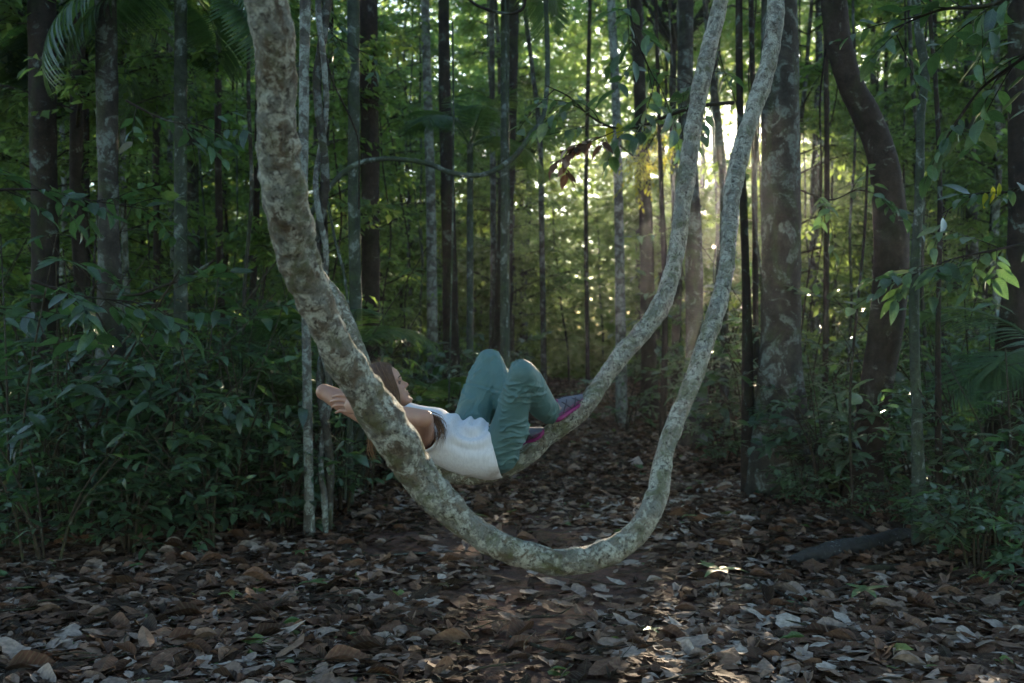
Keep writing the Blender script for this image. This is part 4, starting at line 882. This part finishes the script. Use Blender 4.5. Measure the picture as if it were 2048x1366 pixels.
ZONES = [(-9e9, 60, 'left of the broad dark trunk'), (60, 215, 'between the broad dark trunk and the mottled grey one'), (215, 560, 'between the mottled grey trunk and the thick liana'),
         (560, 740, 'behind the pale pole and the twisted stem'), (740, 960, 'between the brown trunk and the raised knees'), (960, 1200, 'above the trail beyond the shoes'),
         (1200, 1420, 'behind the grey trunk between the loops'), (1420, 1620, 'behind the black stem and the big spotted trunk'), (1620, 1790, 'around the leaning brown trunk'),
         (1790, 2000, 'right of the leaning brown trunk'), (2000, 9e9, 'at the far right behind the swollen trunk')]
def zone(x, y):
    px = 1024 + FPX * x / y
    for a_, b_, t in ZONES:
        if a_ <= px < b_: return t
# ------------------------------------------------------------------ near plants
protoN = []
for k in range(6):
    GW, GL = shrub(400 + k, [1.9, 1.4, 2.2, 1.0, 1.6, .7][k], [6, 7, 6, 6, 8, 6][k], [.20, .15, .17, .13, .12, .10][k], [7, 8, 6, 7, 9, 8][k], [T_broad, T_mid, T_slim, T_broad, T_slim, T_mid][k], .7, .45, 5)
    e = empty('broadleaf_shrub', (0, 0, 0), '', 'shrub', 'glossy broad leaved shrubs lining the trail')
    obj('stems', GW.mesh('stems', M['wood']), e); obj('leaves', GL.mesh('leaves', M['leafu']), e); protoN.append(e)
NS = [  # px, foot distance, kind, scale, label
 (20, 6.9, 2, 1.0, 'glossy shrub cut by the left edge, low in front of the dark trunk'), (120, 7.4, 0, 1.1, 'tall glossy shrub covering the foot of the broad dark trunk'),
 (215, 7.6, 4, 1.15, 'dense shrub hiding the foot of the mottled trunk'), (300, 7.4, 1, 1.0, 'broad leaved shrub just right of the mottled trunk foot'), (380, 7.9, 0, 1.1, 'tall glossy shrub midway between mottled trunk and pale pole'),
 (450, 7.7, 2, .9, 'tall loose shrub behind the lower bend of dead branch'), (500, 8.0, 1, 1.1, 'dark glossy shrub left of the far elbow'), (560, 8.4, 4, 1.0, 'fine leaved shrub directly behind the far elbow'),
 (60, 8.6, 2, 1.2, 'tall shrub standing behind the left edge shrub'), (170, 9.0, 0, 1.25, 'tall shrub between the broad dark trunk and mottled trunk'), (340, 9.2, 2, 1.2, 'tall shrub behind the centre of left thicket'),
 (470, 9.4, 0, 1.2, 'tall shrub in the back of the left thicket near the liana'), (90, 6.5, 3, 1.0, 'low broad leaved plant in front of the broad dark trunk'), (250, 6.9, 5, 1.2, 'low leafy plant at the front of the left thicket'),
 (420, 7.2, 3, .9, 'low glossy plant at the trail side below the dead branch'), (560, 7.7, 5, 1.1, 'small leafy plant left of the pale pole foot'), (680, 8.6, 5, 1.3, 'low plant just right of the twisted stem foot'), (720, 9.6, 3, 1.1, 'low shrub behind her hair beside the ringed trunk'),
 (800, 12, 1, 1.1, 'leafy shrub behind the head of the woman'), (880, 13, 0, .9, 'shrub just left of the raised knees'), (640, 9.3, 2, 1.0, 'tall shrub behind the twisted stem'),
 (1620, 9.2, 3, .9, 'low shrub right of the big spotted trunk foot'), (1660, 8.9, 1, .95, 'sun flecked shrub between spotted and leaning trunks'), (1700, 10.5, 0, .55, 'shrub behind the foot of leaning trunk'), (1800, 9.4, 4, .5, 'fine leaved shrub just right of the leaning trunk'),
 (1870, 8.8, 2, .9, 'tall loose shrub behind the thinnest dark stem'), (1950, 9.2, 0, 1.1, 'tall shrub in the shade at right'), (1900, 6.6, 3, .75, 'low plant with leaves caught by the sun at the foot of the thin stems'),
 (1960, 6.3, 5, 1.0, 'sunlit little plant right of the thinnest stem'), (2030, 6.9, 1, 1.0, 'shrub cut by the right edge above the litter'), (1990, 7.6, 4, 1.1, 'dense shrub in front of the swollen trunk foot'), (2060, 5.6, 5, 1.0, 'small dark plant at the lower right edge'),
 (1440, 11.5, 5, 1.0, 'low plant between the near liana and black stem'), (1430, 14.6, 1, .9, 'shrub behind the foot of grey trunk between loops'), (1250, 17, 3, 1.2, 'low shrub at right verge of the trail'), (950, 17, 1, 1.2, 'shrub behind the raised knees'),
 (1415, 15.6, 2, 1.55, 'tallest loose shrub at the right verge, added to break up the sun patch'), (1385, 21, 0, 1.7, 'tall shrub further up the right verge of trail'), (1600, 12, 2, 1.2, 'tall shrub peeping out behind the big spotted trunk')]  # tallest loose shrub is added to break up a sun patch on the litter
seen = set()
for px, Yd, k, sc_, lab in NS:
    x = (px - 1024) / FPX * Yd; loc = (x, Yd, gz(x, Yd)); rz = rng.random() * 6.28
    if k not in seen: seen.add(k); e = protoN[k]; e.location = loc; e.rotation_euler = (0, 0, rz); e.scale = (sc_,) * 3; e['label'] = lab
    else: dup(protoN[k], loc, rz, sc_, lab)
rl = np.random.default_rng(91); LM = ['pale pole', 'twisted stem', 'far elbow', 'dead branch', 'mottled trunk', 'broad dark trunk', 'left edge', 'low palm']
for k in range(26):
    Yd = rl.uniform(5.9, 8.8); l, r_ = path_edges(Yd); left = k < 17; x = (float(l) - rl.uniform(-.35, 2.0)) if left else (float(r_) + rl.uniform(-.2, 1.4)); px = 1024 + FPX * x / Yd
    if not -60 < px < 2110: continue
    dup(protoN[[5, 3, 5, 1][k % 4]], (x, Yd, gz(x, Yd)), rl.random() * 6.28, rl.uniform(.4, .85), ['small', 'thin', 'short', 'low'][k % 4] + ' sprig on the litter, ' + zone(x, Yd))
# little seedlings on the trail
protoG = []
for k in range(3):
    r = np.random.default_rng(500 + k); GW, GL, acc = Geo(), Geo(), []; h = [.10, .07, .14][k]
    tube(GW, [(0, 0, -.02), (.004, 0, h * .5), (0, .005, h)], .0022, 5, 6)
    for i in range([5, 4, 6][k]):
        a = i * 2.4; acc.append((np.array([0, 0, h]), np.array([math.cos(a), math.sin(a), .25]), np.array([0, 0, 1.]), r.uniform(.07, .12), .9))
    flush(GL, acc, T_broad, r); e = empty('seedling', (0, 0, 0), '', 'seedling', 'green seedlings sprouting from the litter')
    obj('stem', GW.mesh('stem', M['wood']), e); obj('leaves', GL.mesh('leaves', M['leafu']), e); protoG.append(e)
SD = [(660, 1010, 1.6, 'largest green seedling by the pole feet'), (630, 1185, 1.0, 'green seedling in the litter at lower left'), (600, 1130, .7, 'tiny seedling left of the thick liana bend'), (1440, 1190, 1.5, 'star shaped seedling in the dark litter at lower right'),
      (460, 1210, .8, 'seedling low in the litter at far left'), (1380, 1075, .8, 'seedling right of the lowest liana bend'), (1730, 1235, 1.3, 'bluish seedling at the lower right of the trail'), (890, 1180, .5, 'tiny seedling beside bare red soil'), (1400, 990, .9, 'seedling beside the near liana'), (1300, 1290, .6, 'small seedling near the bottom edge')]
seen = set()
for i, (px, py, sc_, lab) in enumerate(SD):
    Yd = CAMZ * FPX / (py - 683); x = (px - 1024) / FPX * Yd; k = i % 3
    if k not in seen: seen.add(k); e = protoG[k]; e.location = (x, Yd, gz(x, Yd) + .02); e.rotation_euler = (0, 0, i); e.scale = (sc_,) * 3; e['label'] = lab
    else: dup(protoG[k], (x, Yd, gz(x, Yd) + .02), i * 1.3, sc_, lab)

# palms
FR = []
for k in range(4):
    r = np.random.default_rng(600 + k); FR.append(frond(r, 1.0, 22, .024, [.55, .8, 1.0, .65][k], .34, [.3, .5, .2, .6][k]).mesh('frond', M['palm']))
def palm(loc, h, n, L, label, seed, stem=.045, el=(.1, 1.0), az=None, lx=0, ly=0):
    r = np.random.default_rng(seed); x, y = loc; e = empty('palm', (x, y, gz(x, y)), label, 'palm'); top = np.array([lx, ly, h])
    if h > .3:
        G = Geo(); tube(G, [(0, 0, -.1), (lx * .3, ly * .3, h * .5), top * [.9, .9, .98], top], [stem * 1.2, stem, stem * .9, stem * .6], 12, int(20 + h * 12), vine_disp([], seed, .6)); obj('trunk', G.mesh('palm_trunk', M['bark_green']), e)
    for i in range(n):
        o = obj('frond', FR[i % 4], e, tuple(top)); a = (i * 2.399 + r.normal(0, .2)) if az is None else az[i % len(az)] + r.normal(0, .12)
        o.rotation_euler = (r.uniform(*el) - .75, r.normal(0, .2), a); s = L * r.uniform(.8, 1.1); o.scale = (s, s, s)
def pxz(px, py, Y): p = at(px, py, Y); return p
p = at(940, 290, 13); palm((p[0], 13), p[2], 9, 1.25, 'slender palm with arching fronds in the middle distance above the woman', 1)
p = at(700, 690, 8.8); palm((p[0], 8.8), p[2] - .1, 7, 1.0, 'low palm with a bright green fan of leaflets behind the thick liana', 2, .03, (.1, .9))
p = at(92, 40, 10.8); palm((p[0], 10.8), 4.9, 10, 1.75, 'dark palm whose fronds hang across the top left corner', 3, .05, (-.5, .5))
p = at(330, 40, 8.5); palm((p[0], 8.9), 4.6, 8, 1.5, 'drooping palm left of the thick liana top', 4, .06, (-.7, .35))
p = at(1010, -60, 11); palm((p[0], 11), p[2] + .2, 8, 1.4, 'tall palm whose fronds droop in at the top centre', 5, .05, (-.6, .4))
p = at(2150, 720, 8.0); palm((p[0], 8.0), 1.1, 8, 1.25, 'palm with pale stiff fronds reaching in from the right edge', 6, .04, (.0, .8))
p = at(480, 640, 9.2); palm((p[0], 9.2), .9, 8, 1.1, 'low palm among the shrubs left of the pale pole', 8, .03)
p = at(800, 750, 9.8); palm((p[0], 10.4), .5, 8, 1.2, 'stemless palm behind the face of the woman', 9, .03)

# leafy branches reaching in close to the camera
def branch(name, pts, w, ns, leafL, nleaf, label, seed, mat='leafu', tp=None, L=(.25, .5), grp=None, extra=None):
    r = np.random.default_rng(seed); P = np.array([at(a, b, d) for a, b, d in pts]); e = empty(name, tuple(P[0]), label, 'branch', grp); P = P - P[0]
    GW, GL, acc = Geo(), Geo(), []; tube(GW, P, np.linspace(w, w * .25, len(P)), 8, 14 * len(P)); C = spline(P, 40); T = norm(np.gradient(C, axis=0))
    for s in range(ns):
        i = int(4 + 35.9 * (s + r.random() * .8) / ns); i = min(i, 39); d = norm(T[i] + r.normal(0, .55, 3))
        spray(r, GW, acc, C[i], d, r.uniform(*L), leafL, nleaf, .004, .5)
    flush(GL, acc, tp or T_broad, r)
    if extra:
        X = np.array([at(a, b, d) for a, b, d, q in extra]) - np.array(e.location); put(GL, T_broad, X, [[.1, 0, -1.]] * len(X), [[.3, -1, .3]] * len(X), [q for *_, q in extra], [.95] * len(X), r, 1)
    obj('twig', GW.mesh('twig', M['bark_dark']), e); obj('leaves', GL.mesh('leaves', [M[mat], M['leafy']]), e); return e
branch('leafy_branch', [(1470, 205, 6.6), (1400, 212, 6.5), (1340, 230, 6.5), (1290, 250, 6.5), (1230, 256, 6.4), (1180, 232, 6.3), (1140, 195, 6.3), (1090, 170, 6.2)], .014, 11, .15, 7, 'leafy branch reaching left from the lianas into the sun shafts', 1, extra=[(1218, 252, 6.4, .11), (1240, 248, 6.4, .09), (1236, 245, 6.4, .10)])
branch('leafy_branch', [(1250, -30, 6.5), (1268, 60, 6.4), (1300, 140, 6.4), (1330, 190, 6.4)], .009, 8, .15, 6, 'branch with drooping leaves coming down at the top beside the far liana', 2)
branch('leafy_branch', [(2100, -40, 4.6), (1980, 10, 4.7), (1880, 20, 4.9), (1780, 60, 5.1)], .014, 10, .14, 7, 'dark leafy branch hanging over the leaning trunk', 3)
branch('leafy_branch', [(2120, 60, 4.4), (2040, 120, 4.6), (1960, 180, 4.8), (1900, 260, 5.0)], .012, 8, .14, 6, 'dark broad leaved branch in the upper right corner', 4)
branch('leafy_branch', [(2110, 330, 5.6), (2030, 380, 5.6), (1950, 390, 5.7), (1880, 430, 5.8)], .010, 4, .13, 5, 'branch with a few yellow green leaves low at the right edge', 5, mat='leafu', extra=[(1985, 372, 5.6, .10), (1970, 385, 5.6, .09), (1998, 366, 5.6, .09)])
branch('leafy_branch', [(2080, 480, 6.5), (1990, 500, 6.4), (1900, 520, 6.4), (1800, 560, 6.3)], .010, 12, .16, 7, 'leafy branch crossing in front of the thin stems', 6)
branch('leafy_branch', [(-40, 380, 6.2), (80, 380, 6.4), (180, 400, 6.6), (300, 420, 6.8)], .010, 12, .15, 7, 'leafy branch crossing the broad dark trunk from left', 7)
branch('leafy_branch', [(250, 200, 7.0), (330, 240, 7.0), (400, 250, 7.0), (450, 270, 7.0)], .009, 8, .15, 6, 'branch of pale heart shaped leaves below the drooping palm', 8)
branch('leafy_branch', [(60, 560, 6.0), (150, 590, 6.0), (230, 600, 6.0), (320, 610, 6.1)], .010, 9, .17, 7, 'lighter green leafy branch above the left thicket', 9)
branch('leafy_branch', [(1600, 380, 8.2), (1660, 400, 8.0), (1720, 380, 8.0), (1780, 400, 8.0)], .008, 8, .15, 6, 'leafy twig crossing the bend of leaning trunk', 10)
branch('leafy_branch', [(1440, 100, 7.5), (1420, 160, 7.4), (1390, 170, 7.4), (1340, 150, 7.4)], .010, 6, .14, 6, 'short leafy twig behind the far liana top', 11)
branch('leafy_branch', [(640, -20, 9), (660, 60, 9), (700, 90, 9), (760, 120, 9)], .008, 10, .12, 7, 'leafy twig between twisted stem and brown trunk', 12)
branch('sunlit_climber', [(1340, 230, 15.5), (1310, 270, 15.5), (1290, 310, 15.5), (1270, 350, 15.5)], .02, 34, .10, 8, 'clump of small climbing leaves glowing in the sun shaft', 13, mat='leafy', tp=T_mid, L=(.3, .7))  # yellow leaf colour stands in for sunlight on the climbing clumps
branch('sunlit_climber', [(1240, 290, 16.5), (1250, 300, 16.5), (1300, 330, 16.5), (1330, 300, 16.5)], .02, 26, .09, 8, 'second smaller clump of lit climbing leaves below the first', 14, mat='leafy', tp=T_mid, L=(.3, .6))
# dead leaf bundle caught on a twig
branch('dead_leaf_bundle', [(1230, 262, 6.4), (1190, 280, 6.4), (1150, 295, 6.4), (1125, 330, 6.4)], .004, 9, .10, 6, 'brown dead leaves caught and hanging below the leafy branch', 15, mat='litter', L=(.08, .16))
# fallen log, sticks
def log(pts, R, mat, label, name='fallen_log', seg=22, amp=1.6, seed=1):
    P = []
    for px, py, dz in pts:
        Yd = CAMZ * FPX / (py - 683); x = (px - 1024) / FPX * Yd; P.append((x, Yd, gz(x, Yd) + dz))
    P = np.array(P); G = Geo(); tube(G, P, R, seg, int(len(P) * 50), vine_disp([], seed, amp)); return tag(obj(name, G.mesh(name, M[mat])), label, 'log' if name == 'fallen_log' else 'stick')
m, nt, b, o = newmat('charred_log'); ob = node(nt, 'ShaderNodeTexCoord').outputs['Object']
n1 = noise(nt, ob, 55, 4, .6); n2 = noise(nt, ob, 9, 3); c = mix(nt, ramp(nt, n1, [(.60, g(0)), (.66, g(.8))]), (.018, .017, .018), (.4, .42, .42)); c = mix(nt, ramp(nt, n2, [(.45, g(1)), (.6, g(0))]), c, (.022, .02, .018)); nt.links.new(c, b.inputs['Base Color'])
b.inputs['Roughness'].default_value = .7; bump(nt, b, mix(nt, .5, n1, noise(nt, mapping(nt, ob, (8, 60, 60)), 1, 4)), .9, .01); M['charred'] = m
log([(1572, 1130, .03), (1620, 1128, .05), (1680, 1122, .06), (1740, 1112, .06), (1800, 1096, .05), (1835, 1090, .03)], [.03, .065, .07, .062, .055, .03], 'charred', 'short charred black log flecked with white on the litter', seed=3)
log([(1700, 1145, .02), (1760, 1148, .03), (1830, 1146, .02)], [.02, .032, .02], 'bark_brown', 'rotten brown log piece in front of the charred log', seed=4)
log([(1545, 1000, .04), (1640, 1000, .05), (1740, 992, .05), (1800, 985, .04)], [.022, .026, .024, .018], 'bark_brown', 'pale fallen pole at the foot of the spotted trunk', seed=5, amp=.7)
log([(1650, 1045, .05), (1700, 1056, .06), (1750, 1085, .04)], [.02, .024, .02], 'bark_brown', 'curved fallen branch behind the charred log', seed=6, amp=.8)
log([(1505, 1160, .05), (1530, 1185, .06), (1590, 1215, .05), (1620, 1232, .03)], [.006, .009, .009, .006], 'bark_dark', 'dark crooked stick lying on the trail at right', 'fallen_stick', 10)
log([(1020, 1290, .04), (1100, 1325, .05), (1190, 1350, .03)], [.006, .01, .006], 'bark_dark', 'dark stick near the bottom edge', 'fallen_stick', 10)
log([(1630, 1205, .04), (1690, 1190, .06), (1740, 1170, .05)], [.006, .009, .006], 'bark_dark', 'thin stick right of the crooked one', 'fallen_stick', 10)
log([(680, 1120, .03), (760, 1118, .04), (930, 1108, .03)], [.004, .006, .003], 'bark_mottled', 'long thin grey twig left of the lowest liana bend', 'fallen_stick', 8, .5)

# ------------------------------------------------------------------ far forest
rf = np.random.default_rng(42)
protoS = []
for k in range(7):
    H = [8, 10, 12, 9, 7, 11, 6][k]; z0 = [1.2, 2.0, 3.0, .8, .6, 1.6, .5][k]
    GW, GB, GL = sapling(200 + k, H, z0, [36, 42, 40, 44, 34, 44, 30][k], [1.3, 1.6, 1.8, 1.4, 1.2, 1.5, 1.1][k], [.15, .13, .15, .12, .17, .14, .15][k], 7, [.05, .06, .075, .05, .04, .07, .035][k], T_far)
    e = empty('slender_tree', (0, 0, 0), 'one of the many slim leafy trees making up the forest behind', 'tree', 'slim trees filling the forest behind')
    obj('trunk', GW.mesh('trunk', M[['bark_mottled', 'bark_dark', 'bark_brown', 'bark_pale', 'bark_green', 'bark_mottled', 'bark_dark'][k]]), e)
    obj('branches', GB.mesh('branches', M['wood']), e); obj('crown', GL.mesh('crown', M['leaf']), e); protoS.append(e)
def beam_off(x, y):   # sideways distance from the line of low sun that reaches the glade
    return x - y * math.tan(math.radians(SUN_AZ))
placed = []; used = set()
def far_place(n, y0, y1, yexp, protos, cond, smin=.85, smax=1.25, mind=.9, looks=None, heights=None):
    c = 0; tries = 0
    while c < n and tries < n * 60:
        tries += 1; y = y0 + (y1 - y0) * rf.random() ** yexp; x = (rf.random() * 2 - 1) * (y * .60 + 1.5)
        k = int(rf.integers(0, len(protos))); p = protos[k]; s = rf.uniform(smin, smax); rz = rf.random() * 6.28
        if not cond(x, y, heights[k] * s): continue
        if any((x - a) ** 2 + (y - b_) ** 2 < mind ** 2 for a, b_ in placed): continue
        placed.append((x, y))
        if id(p) not in used: used.add(id(p)); p.location = (x, y, gz(x, y)); p.rotation_euler = (0, 0, rz); p.scale = (s,) * 3; o = p
        else: o = dup(p, (x, y, gz(x, y)), rz, s, tilt=(rf.normal(0, .03), rf.normal(0, .03)))
        o['label'] = looks[k] + (' near by ' if y < 16 else ' midway back ' if y < 30 else ' far back ') + zone(x, y); c += 1
def cond_tree(x, y, h):
    l, r_ = path_edges(y); l, r_ = float(l), float(r_)
    if l - .4 < x < r_ + .4 and y < 34: return False
    if abs(x) / y < .12 and y < 12: return False
    if y < 11 and x < 0 and x > -3.5: return False
    o = beam_off(x, y)
    if -2.3 < o < 2.4 and h > .235 * (y - 5) + .6: return rf.random() < .10
    return True
far_place(235, 9.5, 62, 1.15, protoS, cond_tree, mind=1.0, heights=[8, 10, 12, 9, 7, 11, 6], looks=['slim grey tree', 'slim dark tree', 'tall brown stemmed tree', 'slim pale tree', 'low greenish tree', 'tall grey tree', 'short bushy tree'])

protoU = []
for k in range(8):
    GW, GL = shrub(300 + k, [1.5, 1.1, .8, 1.9, 1.2, 2.4, .6, 1.6][k], [7, 6, 6, 8, 7, 7, 5, 8][k], [.17, .14, .12, .15, .2, .15, .13, .11][k], 7, T_mid, .55, .5, 5)
    e = empty('understory_shrub', (0, 0, 0), 'leafy shrub in the low green layer between the trunks', 'shrub', 'shrubs of the forest understory')
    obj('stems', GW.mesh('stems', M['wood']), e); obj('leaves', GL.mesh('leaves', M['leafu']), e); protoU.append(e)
placed = []
def cond_shrub(x, y, h):
    l, r_ = path_edges(y); l, r_ = float(l), float(r_)
    if l - .15 < x < r_ + .25: return False
    return not (-2.2 < beam_off(x, y) < 2.4 and h > .235 * (y - 5) + .45)
far_place(250, 8.2, 42, 1.5, protoU, cond_shrub, .8, 1.35, .5, looks=['leafy shrub', 'spreading shrub', 'low shrub', 'tall shrub', 'wide leaved shrub', 'tallest shrub', 'small shrub', 'fine leaved shrub'], heights=[1.5, 1.1, .8, 1.9, 1.2, 2.4, .6, 1.6])
print('placed', len(bpy.data.objects))

# tall trees whose crowns meet overhead further back
placed2 = []; nC = 0; tr_ = 0; rc = np.random.default_rng(77)
GT = Geo(); tube(GT, [(0, 0, -.2), (.1, -.05, 4), (-.05, .1, 8), (.05, 0, 12)], [.14, .12, .1, .06], 14, 160, lambda P, L, T, R: R * .06 * fbm(P.reshape(-1, 3) * [7, 7, 2], 2, 4).reshape(R.shape)); TM = [GT.mesh('trunk', M['bark_dark']), None, None]; TM[1] = TM[0].copy(); TM[1].materials[0] = M['bark_mottled']; TM[2] = TM[0].copy(); TM[2].materials[0] = M['bark_brown']
while nC < 42 and tr_ < 4000:
    tr_ += 1; y = 12 + 46 * rc.random() ** 1.1; x = (rc.random() * 2 - 1) * (y * .56 + 2); o_ = abs(beam_off(x, y)); l, r_ = path_edges(y)
    if float(l) - .6 < x < float(r_) + .6 or any((x - a) ** 2 + (y - b_) ** 2 < 9 for a, b_ in placed2): continue
    if -9 < x < 3.5 and y < 29 or (x > 0 and y < 24 and x < 7): continue
    hc = (.235 * y + 4.6 if o_ < 4.6 else rc.uniform(5.2, 7.5) + .08 * y) + rc.uniform(0, 2.0); placed2.append((x, y)); nC += 1; k = nC % 3
    e = empty('canopy_tree', (x, y, gz(x, y)), ['dark trunked', 'grey trunked', 'brown trunked'][k] + ' canopy tree' + (' near by ' if y < 20 else ' midway back ' if y < 36 else ' far back ') + zone(x, y), 'tree', 'tall canopy trees behind', rc.random() * 6.28)
    t = obj('trunk', TM[k], e); t.scale = (1, 1, hc / 11.5)
    for nm, me in (('limbs', CROWN[k][0]), ('crown', CROWN[k][1])):
        o = obj(nm, me, e, (0, 0, hc)); o.rotation_euler = (0, 0, rc.random() * 6.28); q_ = rc.uniform(1.0, 1.35); o.scale = (q_, q_, q_ * .9)

# unseen trees added round and behind the viewpoint to block low sky light
rb = np.random.default_rng(31)
for k in range(34):
    a = math.radians(rb.uniform(158, 382)); rad = rb.uniform(4.6, 11); x, y = math.cos(a) * rad, math.sin(a) * rad + .5
    if abs(x) < y * .56 + 1.6 and y > 0: continue
    sc_ = rb.uniform(.8, 1.1); p = protoS[int(rb.integers(0, 7))]
    dup(p, (x, y, gz(x, y)), rb.random() * 6.28, sc_, 'unseen slim forest tree added beside or behind the viewpoint to block low light', 'unseen slim trees added behind the viewpoint')

# bare lianas and poles hanging or standing like cords between the trees
rt = np.random.default_rng(55); protoL = []; usedL = set()
for k in range(4):
    G = Geo(); xs = np.cumsum(rt.normal(0, [.05, .09, .03, .12][k], (14, 2)), 0); tube(G, np.column_stack([xs, np.linspace(-.1, 13, 14)]), [.014, .010, .020, .012][k], 7, 200, vine_disp([], 70 + k, .9))
    protoL.append(G.mesh('hanging_liana', M[['bark_green', 'bark_dark', 'bark_mottled', 'bark_brown'][k]]))
pl = []
while len(pl) < 95:
    y = 9.5 + 22 * rt.random() ** 1.1; x = (rt.random() * 2 - 1) * y * .53; l, r_ = path_edges(y)
    if float(l) - .2 < x < float(r_) + .1: continue
    k = len(pl) % 4; pl.append((x, y)); o = obj('hanging_liana', protoL[k], None, (x, y, gz(x, y))); o.rotation_euler = (rt.normal(0, .02), rt.normal(0, .02), rt.random() * 6.28)
    tag(o, ['greenish', 'thin dark', 'stout grey', 'wavy brown'][k] + ' liana' + ' cord' + (' near by ' if y < 15 else ' midway back ') + zone(x, y), 'liana', 'bare liana cords between the trees')

# far wood that closes the view
rr_ = np.random.default_rng(9); G = Geo(); n = 660000
y = 38 + 42 * rr_.random(n); x = (rr_.random(n) * 2 - 1) * (y * .62 + 3); z = 26 * rr_.random(n) ** 1.35
dens = fbm(np.column_stack([x * .22, y * .22, z * .22]), 3, 8)
keep = (rr_.random(n) < np.clip(.62 + 1.0 * dens - .012 * np.maximum(z - 9, 0) + .30 * (np.abs(x / y - .15) < .2) - .42 * np.exp(-((z / y - .19 - .03 * vnoise(np.column_stack([x * .1, y * 0, z * 0]), 2)) / .05) ** 2), 0.02, 1)) & ((np.abs(beam_off(x, y)) > 2.4) | (np.abs(z - 0.6 - y * .235) > 1.15) | (rr_.random(n) < .30)); x, y, z = x[keep], y[keep], z[keep]; n = len(x)
a = rr_.random(n) * 6.283; D = np.column_stack([np.cos(a), np.sin(a), rr_.normal(-.2, .3, n)]); N_ = np.column_stack([rr_.normal(0, .4, n), rr_.normal(0, .4, n), np.ones(n)])
k_ = rr_.integers(0, 3, n)
for t in range(3):
    s = k_ == t; scatter(G, leaf_tpl(3, [.3, .35, .28][t], .3, .2, .1, .85, t), np.column_stack([x, y, z])[s], D[s], N_[s], rr_.uniform(.28, .5, s.sum()), np.clip(rr_.normal(.5, .2, s.sum()), 0, .9))
tag(obj('far_forest', G.mesh('far_forest', M['leaf'])), 'far green wall of forest foliage closing the view', 'forest', kind='stuff')

# ------------------------------------------------------------------ air
if HAZE > 0:
    G = Geo(); x0, x1, y0, y1, z0, z1 = -62, 62, -6, 92, -1.2, 30
    V = [(x, y, z) for x in (x0, x1) for y in (y0, y1) for z in (z0, z1)]
    G.add(V, [(0, 1, 3, 2), (4, 6, 7, 5), (0, 4, 5, 1), (2, 3, 7, 6), (0, 2, 6, 4), (1, 5, 7, 3)])
    m = bpy.data.materials.new('haze'); m.use_nodes = True; nt = m.node_tree; nt.nodes.clear()
    o = nt.nodes.new('ShaderNodeOutputMaterial'); v = nt.nodes.new('ShaderNodeVolumePrincipled')
    v.inputs['Color'].default_value = (0.86, 0.93, 1.0, 1); v.inputs['Density'].default_value = HAZE; v.inputs['Anisotropy'].default_value = 0.78
    nt.links.new(v.outputs[0], o.inputs['Volume']); hz = obj('haze', G.mesh('haze', m, False))
    tag(hz, 'thin morning haze hanging between the trees', 'haze', kind='stuff')

# labels that several things share are told apart by their place in the row
from collections import defaultdict
bpy.context.view_layer.update(); by = defaultdict(list)
for o in scene.objects:
    if o.parent is None and o.get('category') and o.get('label'): by[o['label']].append(o)
NUM = {2: 'two', 3: 'three', 4: 'four', 5: 'five', 6: 'six', 7: 'seven', 8: 'eight', 9: 'nine'}; ORD = ['first', 'second', 'third', 'fourth', 'fifth', 'sixth', 'seventh', 'eighth', 'ninth']
for lab, os_ in by.items():
    n = len(os_)
    if n < 2 or n > 9 or any(o.location.y < 5 for o in os_): continue
    os_.sort(key=lambda o: o.location.x / o.location.y)
    for i, o in enumerate(os_):
        pre = 'leftmost' if i == 0 else 'rightmost' if i == n - 1 else 'middle' if n == 3 else ORD[i] + ' from left'
        new = lab + ', ' + pre + ' of ' + NUM[n]
        if len(new.split()) > 16: new = new.replace(' trunk', '').replace('grey one', 'one')
        if len(new.split()) <= 16: o['label'] = new
